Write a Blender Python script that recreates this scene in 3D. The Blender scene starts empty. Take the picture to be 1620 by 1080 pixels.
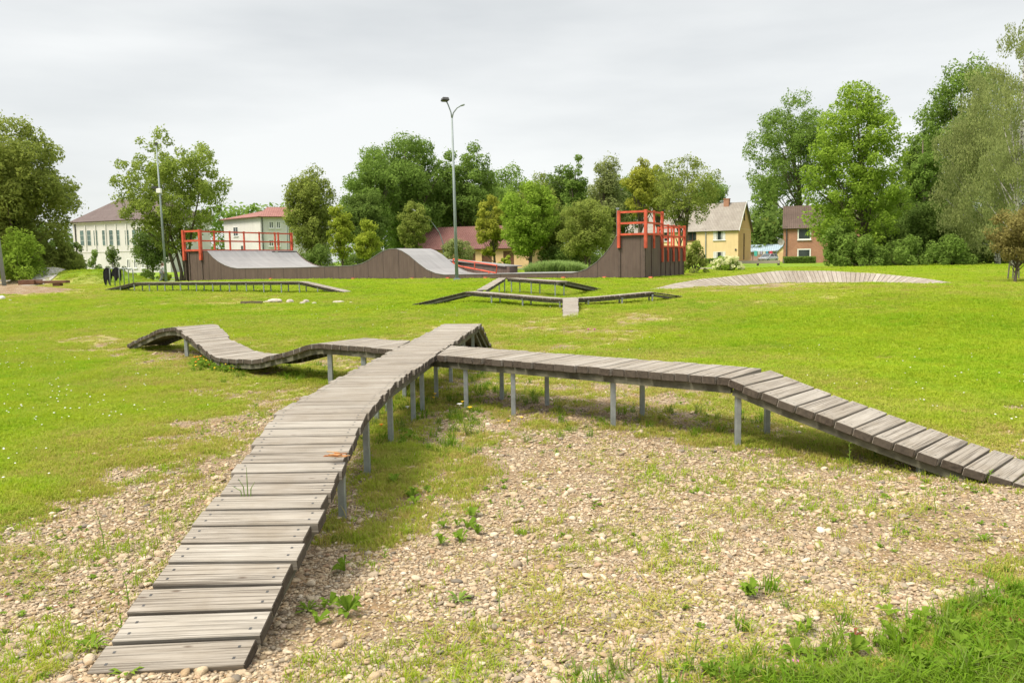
import bpy, math, random
import numpy as np
from mathutils import Vector, noise as mnoise
PI = math.pi
rng = np.random.default_rng(7)
random.seed(7)
sc = bpy.context.scene

# ------------------------------------------------------------------ camera, world, sun, exposure
FPX = 1300.0; W0, H0 = 1620, 1080
PITCH = math.atan(129/1300); ROLL = .016; CAMZ = 1.6
Fv = np.array([0, math.cos(PITCH), -math.sin(PITCH)])
_U = np.array([0, math.sin(PITCH), math.cos(PITCH)]); _R = np.array([1., 0, 0])
Uv = _U*math.cos(ROLL)+_R*math.sin(ROLL); Rv = _R*math.cos(ROLL)-_U*math.sin(ROLL)
CAM = np.array([0, 0, CAMZ])
cd = bpy.data.cameras.new('camera'); cam = bpy.data.objects.new('camera', cd); sc.collection.objects.link(cam)
cd.sensor_width = 36; cd.lens = 36*FPX/W0; cd.clip_end = 9000; cd.clip_start = .05
from mathutils import Matrix
cam.matrix_world = Matrix(((Rv[0], Uv[0], -Fv[0], 0), (Rv[1], Uv[1], -Fv[1], 0), (Rv[2], Uv[2], -Fv[2], CAMZ), (0, 0, 0, 1)))
sc.camera = cam

SUN_EL, SUN_AZ = math.radians(56), math.radians(-118)      # azimuth measured from +Y clockwise
wd = bpy.data.worlds.new('World'); sc.world = wd; wd.use_nodes = True
nt = wd.node_tree; nt.nodes.clear()
out = nt.nodes.new('ShaderNodeOutputWorld'); bg = nt.nodes.new('ShaderNodeBackground')
sky = nt.nodes.new('ShaderNodeTexSky'); sky.sky_type = 'NISHITA'; sky.sun_disc = False
sky.sun_elevation = SUN_EL; sky.sun_rotation = SUN_AZ
tc = nt.nodes.new('ShaderNodeTexCoord'); mp = nt.nodes.new('ShaderNodeMapping')
mp.inputs['Scale'].default_value = (1.1, 1.1, 5.5)
n1 = nt.nodes.new('ShaderNodeTexNoise'); n1.inputs['Scale'].default_value = 1.5; n1.inputs['Detail'].default_value = 6; n1.inputs['Roughness'].default_value = .5
cr = nt.nodes.new('ShaderNodeValToRGB'); cr.color_ramp.elements[0].position = .32; cr.color_ramp.elements[1].position = .66
cr.color_ramp.elements[0].color = (2.72, 2.80, 2.80, 1); cr.color_ramp.elements[1].color = (3.82, 3.84, 3.76, 1)
mx = nt.nodes.new('ShaderNodeMix'); mx.data_type = 'RGBA'; mx.inputs[0].default_value = .93
nt.links.new(tc.outputs['Generated'], mp.inputs[0]); nt.links.new(mp.outputs[0], n1.inputs['Vector'])
nt.links.new(n1.outputs[0], cr.inputs[0]); nt.links.new(sky.outputs[0], mx.inputs[6]); nt.links.new(cr.outputs[0], mx.inputs[7])
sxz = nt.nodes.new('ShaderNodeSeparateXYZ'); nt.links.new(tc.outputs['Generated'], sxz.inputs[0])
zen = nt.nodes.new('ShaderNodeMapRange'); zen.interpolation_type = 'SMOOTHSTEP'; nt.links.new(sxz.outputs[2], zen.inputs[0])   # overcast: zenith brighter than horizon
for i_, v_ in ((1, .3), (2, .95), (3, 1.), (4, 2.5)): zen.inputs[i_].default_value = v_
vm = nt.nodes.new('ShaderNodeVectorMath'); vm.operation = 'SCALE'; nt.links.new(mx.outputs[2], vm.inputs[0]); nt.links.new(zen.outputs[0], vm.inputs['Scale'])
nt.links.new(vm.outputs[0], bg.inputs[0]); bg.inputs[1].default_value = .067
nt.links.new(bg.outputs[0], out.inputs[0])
sl = bpy.data.lights.new('sun', 'SUN'); sl.energy = 1.5; sl.angle = math.radians(20); sl.color = (1, .91, .77)
so = bpy.data.objects.new('sun', sl); sc.collection.objects.link(so)
sd = Vector((math.sin(SUN_AZ)*math.cos(SUN_EL), math.cos(SUN_AZ)*math.cos(SUN_EL), math.sin(SUN_EL)))
so.rotation_euler = sd.to_track_quat('Z', 'Y').to_euler()
sc.view_settings.view_transform = 'Standard'; sc.view_settings.look = 'None'; sc.view_settings.gamma = 1
sc.view_settings.exposure = 1.9
sc.render.engine = 'CYCLES'
sc.cycles.max_bounces = 6; sc.cycles.diffuse_bounces = 3; sc.cycles.transmission_bounces = 3; sc.cycles.glossy_bounces = 2

# ------------------------------------------------------------------ ground shape and pixel helpers
def S(a, b, t):
    t = np.clip((np.asarray(t, float)-a)/(b-a), 0, 1); return t*t*(3-2*t)
def bump(x, y, cx, cy, rx, ry, h, p=2):
    d = ((x-cx)/rx)**2+((y-cy)/ry)**2
    return h*np.exp(-d**(p/2))
def T(x, y):
    x = np.asarray(x, float); y = np.asarray(y, float)
    z = .5*S(12, 42, y)
    z = z-.4*S(45, 68, y)*S(15, 30, -x)*(1-S(90, 130, y))
    z = z+bump(x, y, -30.3, 60, 3.3, 3.4, 1.15, 3)+bump(x, y, -34.2, 60.5, 1.6, 3, .95, 3)
    z = z+bump(x, y, -23.2, 37.4, 3.1, 1.3, .36)
    z = z+bump(x, y, 12.5, 21.5, 7.5, 7.0, .52, 2.5)
    z = z+.02*np.sin(x*1.3+y*.7)*np.sin(y*.9-x*.4)*S(2, 6, y)+.012*np.sin(x*3.1+1)*np.sin(y*2.7)
    return z
def ray(px, py):
    return Fv*FPX+Rv*(px-810)-Uv*(py-540)
def hz(px, py, z):
    d = ray(px, py); return CAM+d*((z-CAMZ)/d[2])
def G(px, py, tmax=400):
    d = ray(px, py); d = d/d[1]
    t = 2.; prev = 2.
    while t < tmax:
        p = CAM+d*t
        if p[2] <= float(T(p[0], p[1])):
            a, b = prev, t
            for _ in range(20):
                m = (a+b)/2; p = CAM+d*m
                if p[2] <= float(T(p[0], p[1])): b = m
                else: a = m
            return CAM+d*b
        prev = t; t *= 1.01; t += .02
    return CAM+d*tmax
def at(px, Y):                      # ground point straight below the pixel column at distance Y (near the horizon row)
    d = ray(px, 411-.016*(px-810)); X = d[0]/d[1]*Y
    return np.array([X, Y, float(T(X, Y))])
def zat(px, py, Y):                 # height of pixel at distance Y
    d = ray(px, py); return CAMZ+d[2]/d[1]*Y
def pt(px, py, Y):
    d = ray(px, py); return CAM+d/d[1]*Y
def proj(P):
    v = P-CAM; zc = v@Fv
    zc = np.where(zc < .3, .3, zc)
    return 810+FPX*(v@Rv)/zc, 540-FPX*(v@Uv)/zc, zc
ROWS = [400, 425, 455, 480, 500, 520, 540, 560, 580, 620, 660, 700, 740, 780, 840, 900, 960, 1020, 1080]
BARE = np.array([
 [0, 0, 0, 0, 0, 0, 0, 0, 0], [0, 0, 0, 0, 0, 0, 0, 0, 0],
 [.9, 0, 0, 0, 0, .1, .6, .1, .3], [.1, .15, .35, 0, 0, .15, .1, 0, 0], [0, 0, 0, 0, .22, .32, 0, 0, 0],
 [.1, .1, 0, .1, .46, .36, 0, 0, 0], [.4, .55, .4, .35, .55, .3, 0, 0, 0], [.2, .45, .6, .6, .5, .35, .1, 0, 0],
 [0, .3, .5, .5, .4, .4, .1, 0, 0], [0, .25, .5, .5, .42, .5, .4, .05, 0], [0, .2, .62, .5, .55, .6, .5, .3, .15],
 [0, .35, .75, .5, .8, .75, .7, .55, .5], [.1, .65, .9, .6, .9, .9, .95, .85, .75], [.35, .85, .9, .6, .9, .95, 1, 1, .9],
 [.75, .97, .9, .55, .9, .95, 1, 1, 1], [.92, 1, .85, .7, .95, 1, 1, .92, .7], [1, 1, .8, .85, 1, 1, .97, .82, .5],
 [1, 1, .8, .97, 1, 1, .93, .62, .3], [1, .97, .9, .97, 1, .97, .85, .42, .12]], float)
def noise2(x, y, s, seed=0.):
    """cheap smooth value noise"""
    x = np.asarray(x, float)*s+seed*17.3; y = np.asarray(y, float)*s-seed*9.1
    xi = np.floor(x).astype(int); yi = np.floor(y).astype(int); fx = x-xi; fy = y-yi
    fx = fx*fx*(3-2*fx); fy = fy*fy*(3-2*fy)
    def h(a, b):
        v = np.sin(a*127.1+b*311.7+seed)*43758.5453
        return v-np.floor(v)
    return (h(xi, yi)*(1-fx)+h(xi+1, yi)*fx)*(1-fy)+(h(xi, yi+1)*(1-fx)+h(xi+1, yi+1)*fx)*fy
def bare(x, y):
    P = np.stack([x, y, T(x, y)], -1); px, py, _ = proj(P)
    nz = (noise2(x, y, .9, 1)-.5)*.5+(noise2(x, y, 2.6, 2)-.5)*.45+(noise2(x, y, 7, 3)-.5)*.4
    cx = np.clip(px/200, 0, 7.999); ci = cx.astype(int); fx = cx-ci
    r = np.interp(py, ROWS, np.arange(len(ROWS))); r = np.clip(r, 0, len(ROWS)-1.001); ri = r.astype(int); fy = r-ri
    b = (BARE[ri, ci]*(1-fx)+BARE[ri, ci+1]*fx)*(1-fy)+(BARE[ri+1, ci]*(1-fx)+BARE[ri+1, ci+1]*fx)*fy
    b = np.where(y < 1.5, 1, b)
    b = np.maximum(b, 1.3*np.exp(-(((x+23.2)/3.4)**2+((y-36.6)/1.9)**2)**1.5))
    b = np.maximum(b, .55*(noise2(x, y, 1.7, 61) > .9)*(noise2(x, y, .4, 62) > .5)*(y > 6))
    k = .18+.82*(4*b*(1-b))
    return np.clip(b+nz*k*(b > .02), 0, 1)

# ------------------------------------------------------------------ materials
MATS = {}
class NT:
    def __init__(s, name):
        m = bpy.data.materials.new(name); m.use_nodes = True; s.m = m; s.t = m.node_tree; s.t.nodes.clear()
        s.out = s.t.nodes.new('ShaderNodeOutputMaterial'); MATS[name] = m
    def __call__(s, ty, _props=None, **kw):
        n = s.t.nodes.new('ShaderNode'+ty)
        for k, v in (_props or {}).items(): setattr(n, k, v)
        for k, v in kw.items():
            k = k.replace('_', ' ') if not k.startswith('i') or not k[1:].isdigit() else int(k[1:])
            i = n.inputs[k]
            if isinstance(v, bpy.types.NodeSocket): s.t.links.new(v, i)
            else: i.default_value = v
        return n
    def mix(s, f, a, b, mode='MIX'):
        n = s('Mix', {'data_type': 'RGBA', 'blend_type': mode}); L = []
        for i, v in ((0, f), (6, a), (7, b)):
            if isinstance(v, bpy.types.NodeSocket): s.t.links.new(v, n.inputs[i])
            else: n.inputs[i].default_value = v if i == 0 else (*v, 1)[:4]
        return n.outputs[2]
    def math(s, op, a, b=0., c=0.):
        n = s('Math', {'operation': op}); n.use_clamp = False
        for i, v in enumerate((a, b, c)):
            if isinstance(v, bpy.types.NodeSocket): s.t.links.new(v, n.inputs[i])
            else: n.inputs[i].default_value = v
        return n.outputs[0]
    def ramp(s, f, *st, interp='LINEAR'):
        n = s('ValToRGB', Fac=f); r = n.color_ramp; r.interpolation = interp
        while len(r.elements) < len(st): r.elements.new(.5)
        for e, (p, c) in zip(r.elements, st):
            e.position = p; e.color = (c, c, c, 1) if isinstance(c, (int, float)) else (*c, 1)
        return n.outputs[0]
    def noise(s, scale, detail=3, vec=None, rough=.5, o=0):
        n = s('TexNoise', Scale=scale, Detail=detail, Roughness=rough)
        if vec is not None: s.t.links.new(vec, n.inputs['Vector'])
        return n.outputs[o]
    def pos(s): return s('NewGeometry').outputs['Position']
    def attr(s, name, o='Fac', ty='GEOMETRY'): return s('Attribute', {'attribute_name': name, 'attribute_type': ty}).outputs[o]
    def fin(s, col, rough=.8, spec=.3, bumph=None, bd=.02, bs=.5, metal=0., **kw):
        b = s('BsdfPrincipled', Roughness=rough, Metallic=metal, **kw); b.inputs['Specular IOR Level'].default_value = spec
        if isinstance(col, bpy.types.NodeSocket): s.t.links.new(col, b.inputs['Base Color'])
        else: b.inputs['Base Color'].default_value = (*col, 1)
        if bumph is not None:
            u = s('Bump', Strength=bs, Distance=bd, Height=bumph); s.t.links.new(u.outputs[0], b.inputs['Normal'])
        s.t.links.new(b.outputs[0], s.out.inputs[0]); return b

def plain(name, col, rough=.6, var=.15, scale=3., metal=0., spec=.3, bd=0):
    if name in MATS: return MATS[name]
    s = NT(name); n = s.noise(scale, 5, s.pos(), .6)
    c2 = tuple(c*(1-var*1.6) for c in col); c1 = tuple(min(1, c*(1+var)) for c in col)
    c = s.ramp(n, (.3, c2), (.7, c1))
    s.fin(c, rough, spec, metal=metal, **({'bumph': n, 'bd': bd} if bd else {})); return s.m

def m_ground():
    s = NT('ground_cover'); P = s.pos(); b = s.attr('bare')
    # gravel
    v1 = s('TexVoronoi', {'feature': 'F1'}, Vector=P, Scale=42., Randomness=1.)
    v2 = s('TexVoronoi', {'feature': 'F1'}, Vector=P, Scale=90., Randomness=1.)
    sep = s('SeparateColor', i0=v1.outputs['Color']); sep2 = s('SeparateColor', i0=v2.outputs['Color'])
    peb = s.ramp(sep.outputs[0], (0, (.10, .08, .06)), (.3, (.20, .16, .115)), (.6, (.29, .24, .18)), (.85, (.37, .325, .26)), (1, (.19, .12, .085)))
    peb2 = s.ramp(sep2.outputs[1], (0, (.13, .095, .06)), (.5, (.26, .205, .14)), (1, (.4, .34, .26)))
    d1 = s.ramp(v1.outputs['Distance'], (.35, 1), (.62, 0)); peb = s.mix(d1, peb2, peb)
    soil = s.mix(s.noise(14, 5, P, .7), (.12, .082, .045), (.29, .21, .12))
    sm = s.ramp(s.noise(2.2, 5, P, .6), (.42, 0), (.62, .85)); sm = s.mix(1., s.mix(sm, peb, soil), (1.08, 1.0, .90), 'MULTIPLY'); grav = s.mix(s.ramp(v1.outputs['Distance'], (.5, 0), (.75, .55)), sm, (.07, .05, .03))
    # grass
    a = s.noise(.35, 5, P, .55); c = s.noise(3.5, 6, P, .65); e = s.noise(38, 3, P, .7)
    g = s.mix(s.ramp(a, (.35, 0), (.65, 1)), (.15, .26, .008), (.25, .33, .014))
    g = s.mix(s.ramp(c, (.4, 0), (.75, .75)), g, (.28, .29, .04))
    g = s.mix(s.ramp(e, (.3, .75), (.62, 0)), g, (.08, .16, .014))
    g = s.mix(s.ramp(s.noise(1.1, 5, P, .7), (.38, .6), (.6, 0)), g, (.115, .21, .01))
    g = s.mix(s.ramp(s.noise(12, 3, P, .7), (.35, .55), (.6, 0)), g, (.10, .175, .01))
    dry = s.mix(s.noise(6, 4, P, .6), (.22, .24, .04), (.34, .28, .11))
    f = s.math('ADD', b, s.math('MULTIPLY', s.math('SUBTRACT', e, .5), .5))
    k1 = s.ramp(f, (.06, 0), (.26, 1)); k2 = s.ramp(f, (.4, 0), (.68, 1))
    col = s.mix(k2, s.mix(k1, g, dry), grav)
    hgt = s.math('ADD', s.math('MULTIPLY', s.math('SUBTRACT', 1., v1.outputs['Distance']), k2), s.math('MULTIPLY', e, .8))
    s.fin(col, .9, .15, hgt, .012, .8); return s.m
def m_grass(name='grass_blades', mul=1.):
    s = NT(name); P = s.pos(); t = s.attr('tint', 'Fac', 'INSTANCER'); r = s('ObjectInfo').outputs['Random']
    a = s.noise(.35, 6, P, .65)
    g = s.mix(s.ramp(a, (.35, 0), (.65, 1)), (.20, .39, .008), (.34, .475, .02))
    g = s.mix(s.ramp(s.noise(1.7, 5, P, .7), (.42, 0), (.7, .7)), g, (.40, .45, .03)); g = s.mix(s.math('MULTIPLY', r, .4), g, (.47, .49, .045))
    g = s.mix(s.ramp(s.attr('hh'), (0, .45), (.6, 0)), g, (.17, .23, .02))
    g = s.mix(s.math('MULTIPLY', t, s.math('ADD', s.math('MULTIPLY', r, .8), .15)), g, (.46, .38, .12))
    if mul != 1.: g = s.mix(1., g, (mul*.75, mul, mul), 'MULTIPLY')
    d = s('BsdfDiffuse', Color=g, Roughness=.5); tr = s('BsdfTranslucent', Color=g); gl = s('BsdfGlossy', Roughness=.45, Color=(.6, .6, .6, 1))
    m1 = s('MixShader', i0=.42, i1=d.outputs[0], i2=tr.outputs[0]); m2 = s('MixShader', i0=.012, i1=m1.outputs[0], i2=gl.outputs[0])
    s.t.links.new(m2.outputs[0], s.out.inputs[0]); return s.m
def m_leaf(name, c1, c2, tr=.48):
    s = NT(name); r = s.attr('rnd'); n = s.noise(.9, 3, s.pos(), .5)
    c = s.mix(r, c1, c2); c = s.mix(s.ramp(n, (.35, .0), (.7, .6)), c, tuple(min(1, v*1.5) for v in c2))
    d = s('BsdfDiffuse', Color=c); t = s('BsdfTranslucent', Color=c)
    m1 = s('MixShader', i0=tr, i1=d.outputs[0], i2=t.outputs[0])
    s.t.links.new(m1.outputs[0], s.out.inputs[0]); return s.m
def m_pebble():
    s = NT('pebble_stone'); r = s('ObjectInfo').outputs['Random']
    c = s.ramp(r, (0, (.30, .225, .14)), (.15, (.46, .39, .285)), (.3, (.33, .26, .17)), (.42, (.54, .475, .375)), (.55, (.20, .165, .125)), (.62, (.34, .26, .17)),
               (.72, (.43, .375, .29)), (.8, (.13, .12, .105)), (.86, (.39, .33, .24)), (.93, (.30, .19, .12)), (1, (.60, .56, .48)))
    c = s.mix(1., c, (1.12, 1.05, .95), 'MULTIPLY'); P = s('TexCoord').outputs['Object']
    c = s.mix(s.ramp(s.noise(2.6, 4, P, .7), (.4, 0), (.75, .5)), c, (.17, .13, .09))
    s.fin(c, .8, .3, s.noise(6, 3, P), .1, .3); return s.m
def m_wood(name='weathered_wood', tone=(1, 1, 1), dark=0.):
    s = NT(name); uv = s('UVMap').outputs[0]; r = s.attr('rnd')
    mp = s('Mapping', Vector=uv, Scale=(1.6, 34, 1)); g1 = s.noise(1.6, 6, mp.outputs[0], .65)
    mp2 = s('Mapping', Vector=uv, Scale=(.9, 95, 1)); g2 = s.noise(1.3, 4, mp2.outputs[0], .6)
    blot = s.noise(5, 4, s.pos(), .6)
    base = s.ramp(g1, (.25, (.175, .152, .125)), (.5, (.285, .262, .232)), (.75, (.365, .342, .31)))
    base = s.mix(s.ramp(g2, (.35, .95), (.49, 0)), base, (.08, .066, .052))
    base = s.mix(s.ramp(blot, (.45, 0), (.75, .55)), base, (.19, .16, .12))
    base = s.mix(s.ramp(r, (0, .3), (.5, 0)), base, (.20, .175, .145))
    base = s.mix(s.ramp(r, (.6, 0), (1, .35)), base, (.40, .385, .355))
    # knots
    vk = s('TexVoronoi', {'feature': 'F1'}, Vector=s('Mapping', Vector=uv, Scale=(3.2, 11, 1)).outputs[0], Scale=1.)
    base = s.mix(s.ramp(vk.outputs['Distance'], (.03, .8), (.09, 0)), base, (.08, .055, .04))
    base = s.mix(1., base, tuple(t_*.95 for t_ in (tone[0]*1.08, tone[1]*1.05, tone[2]*1.0)), 'MULTIPLY')
    h = s.math('ADD', g1, s.math('MULTIPLY', s.ramp(g2, (.33, 0), (.5, 1)), .7))
    s.fin(base, .85, .2, h, .006, .7); return s.m
def m_woodend():
    s = NT('wood_end_grain'); P = s.pos(); n = s.noise(30, 4, P, .7); r = s.attr('rnd')
    c = s.ramp(n, (.3, (.028, .022, .017)), (.7, (.095, .076, .058))); c = s.mix(s.math('MULTIPLY', r, .6), c, (.10, .085, .068))
    s.fin(c, .9, .15, n, .005, .6); return s.m
def m_bark(name, c1, c2, birch=False):
    s = NT(name); P = s.pos(); mpp = s('Mapping', Vector=P, Scale=(1, 1, .25) if not birch else (1, 1, 3))
    n = s.noise(5 if not birch else 2.5, 5, mpp.outputs[0], .7)
    s.fin(s.ramp(n, (.35 if not birch else .42, c1), (.65 if not birch else .5, c2)), .9, .1, n, .03, .6); return s.m
def m_panel():
    s = NT('brown_plywood'); uv = s('UVMap').outputs[0]; n = s.noise(1.3, 6, s('Mapping', Vector=uv, Scale=(3, .6, 1)).outputs[0], .7)
    c = s.ramp(n, (.3, (.082, .056, .046)), (.7, (.128, .09, .074)))
    sx = s('SeparateXYZ', Vector=uv)
    seam = s.math('LESS_THAN', s.math('FRACT', s.math('DIVIDE', sx.outputs[0], 1.22)), .035)
    nl = s.math('LESS_THAN', s.math('ABSOLUTE', s.math('SUBTRACT', s.math('FRACT', s.math('DIVIDE', sx.outputs[0], .305)), .5)), .05)
    c = s.mix(s.math('MULTIPLY', seam, .7), c, (.03, .022, .02)); c = s.mix(s.math('MULTIPLY', nl, .18), c, (.14, .12, .11))
    s.fin(c, .65, .3, s.math('SUBTRACT', n, seam), .004, .4); return s.m
def m_ride():
    s = NT('grey_riding_surface'); uv = s('UVMap').outputs[0]; n = s.noise(.7, 6, s('Mapping', Vector=uv, Scale=(.5, 2.5, 1)).outputs[0], .6)
    c = s.ramp(n, (.3, (.20, .19, .185)), (.7, (.28, .27, .262)))
    sx = s('SeparateXYZ', Vector=uv)
    seam = s.math('LESS_THAN', s.math('FRACT', s.math('DIVIDE', sx.outputs[0], 2.44)), .01)
    s.fin(s.mix(s.math('MULTIPLY', seam, .5), c, (.15, .14, .13)), .5, .4); return s.m
def m_roof(name, c1, c2, pitch=.35):
    s = NT(name); uv = s('UVMap').outputs[0]; sx = s('SeparateXYZ', Vector=uv)
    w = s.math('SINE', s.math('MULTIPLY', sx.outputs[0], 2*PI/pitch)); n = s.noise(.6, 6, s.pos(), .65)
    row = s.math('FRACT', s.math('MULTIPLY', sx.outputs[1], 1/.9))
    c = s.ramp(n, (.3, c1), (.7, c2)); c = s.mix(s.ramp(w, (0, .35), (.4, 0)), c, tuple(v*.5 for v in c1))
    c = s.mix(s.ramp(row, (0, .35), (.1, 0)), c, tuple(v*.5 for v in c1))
    s.fin(c, .75, .25, w, .04, .5); return s.m
def m_brick():
    s = NT('red_brick'); uv = s('UVMap').outputs[0]
    b = s('TexBrick', Vector=uv, Scale=1., Color1=(.42, .20, .12, 1), Color2=(.34, .155, .095, 1), Mortar=(.33, .25, .2, 1))
    b.inputs['Brick Width'].default_value = .25; b.inputs['Row Height'].default_value = .077; b.inputs['Mortar Size'].default_value = .008
    c = s.mix(s.ramp(s.noise(.8, 5, s.pos(), .6), (.4, 0), (.7, .4)), b.outputs[0], (.2, .1, .065))
    s.fin(c, .85, .2); return s.m
def m_stucco(name, c):
    s = NT(name); n = s.noise(.5, 6, s.pos(), .65); n2 = s.noise(18, 3, s.pos(), .6)
    st = s.noise(1.2, 5, s('Mapping', Vector=s.pos(), Scale=(2.5, 2.5, .3)).outputs[0], .6)
    col = s.ramp(n, (.3, tuple(v*.86 for v in c)), (.7, c)); col = s.mix(s.ramp(st, (.5, 0), (.8, .3)), col, tuple(v*.62 for v in c))
    s.fin(col, .9, .15, n2, .02, .3); return s.m
m_ground(); m_grass(); m_grass('long_grass_blades', .62); m_pebble(); m_wood(); m_wood('silver_wood', (1.08, 1.06, 1.06)); m_wood('damp_wood', (.42, .37, .30)); m_woodend(); m_panel(); m_ride()
m_bark('grey_bark', (.07, .055, .04), (.17, .14, .11)); m_bark('birch_bark', (.05, .045, .04), (.5, .48, .44), True)
LEAF = {k: m_leaf('leaf_'+k, a, b) for k, a, b in [
    ('olive', (0.150, 0.198, 0.042), (0.258, 0.300, 0.066)), ('maple', (0.156, 0.228, 0.042), (0.276, 0.336, 0.066)), ('green', (.12, .20, .035), (.20, .29, .06)), ('bright', (.165, .265, .030), (.26, .365, .05)),
    ('dark', (.082, .138, .030), (.145, .205, .045)), ('oak', (.115, .190, .036), (.195, .285, .060)), ('yellow', (0.228, 0.264, 0.036), (0.360, 0.372, 0.060)),
    ('birch', (0.174, 0.217, 0.078), (0.278, 0.313, 0.113)), ('russet', (.16, .145, .045), (.25, .22, .075)), ('lime', (.20, .27, .03), (.33, .38, .05)),
    ('reed', (.15, .24, .06), (.24, .32, .10)), ('cream', (.55, .55, .25), (.75, .73, .45)), ('weed', (.10, .19, .02), (.19, .28, .035)), ('red', (.24, .07, .04), (.35, .12, .08))]}
plain('galvanised', (.33, .36, .37), .45, .18, 9, .55, .5); plain('stringer_wood', (.12, .115, .08), .85, .35, 8)
plain('orange_paint', (.50, .085, .045), .6, .22, 2.2); plain('coping_steel', (.35, .35, .35), .35, .1, 3, .7)
plain('lamp_grey', (.24, .28, .28), .6, .08, 2, .1); plain('dark_metal', (.06, .06, .06), .5, .2)
plain('brown_trim', (.10, .072, .06), .7, .15, 4); plain('white_frame', (.72, .72, .69), .5, .06); plain('glass_dark', (.035, .045, .045), .12, .4, .8, 0, .6); plain('glass_teal', (.09, .14, .13), .15, .3, .8, 0, .6)
m_stucco('cream_stucco', (.60, .585, .565)); m_stucco('yellow_stucco', (.74, .57, .32)); m_stucco('peach_stucco', (.70, .44, .22)); m_stucco('garage_plaster', (.62, .42, .24)); m_stucco('pink_plaster', (.42, .27, .24))
m_brick(); m_roof('brown_roof', (.11, .08, .075), (.155, .12, .11), .3); m_roof('red_roof', (.22, .09, .075), (.33, .16, .13), .3)
m_roof('grey_slate', (.24, .21, .18), (.36, .33, .29), .25); m_roof('garage_roof', (.13, .055, .048), (.18, .088, .074), .3); m_roof('pale_tin', (.24, .32, .37), (.36, .43, .47), .4)
m_roof('dark_brown_roof', (.085, .058, .045), (.135, .095, .075), .25)
plain('asphalt', (.13, .125, .12), .9, .15, 4); plain('path_gravel', (.30, .26, .20), .95, .2, 6); plain('concrete', (.36, .34, .31), .85, .2, 5)
plain('rough_stone', (.42, .37, .31), .85, .3, 6, bd=.03); plain('white_rock', (.55, .53, .5), .85, .25, 6, bd=.03)
plain('brown_board', (.13, .06, .035), .6, .2, 4); plain('black_cloth', (.012, .012, .013), .9, .3, 5); plain('skin', (.45, .26, .19), .6, .05)
plain('white_cloth', (.62, .62, .60), .9, .1); plain('grey_cloth', (.28, .28, .29), .9, .25, 9); plain('hair_brown', (.10, .055, .03), .7, .2, 20)
plain('yellow_petal', (.85, .55, .02), .7, .1); plain('white_petal', (.8, .8, .76), .7, .05); plain('pink_petal', (.55, .12, .38), .7, .1); plain('orange_petal', (.8, .25, .02), .7, .1)
plain('green_stem', (.12, .2, .03), .8, .15); plain('splinter', (.40, .15, .05), .85, .3, 25); plain('broken_wood', (.50, .30, .14), .85, .3, 25)
plain('car_silver', (.55, .56, .57), .3, .04, 1, .3, .5); plain('tyre', (.02, .02, .02), .9, .2); plain('rim', (.4, .4, .4), .35, .1, 2, .8)
plain('red_glass', (.4, .02, .02), .2, .1); plain('clear_glass', (.7, .7, .68), .15, .05); plain('plate_white', (.75, .75, .72), .5, .03)
plain('blue_cloth', (.10, .35, .55), .9, .1); plain('teal_cloth', (.10, .45, .42), .9, .1); plain('red_cloth', (.6, .08, .12), .9, .1); plain('lilac_cloth', (.5, .45, .62), .9, .1)

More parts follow.
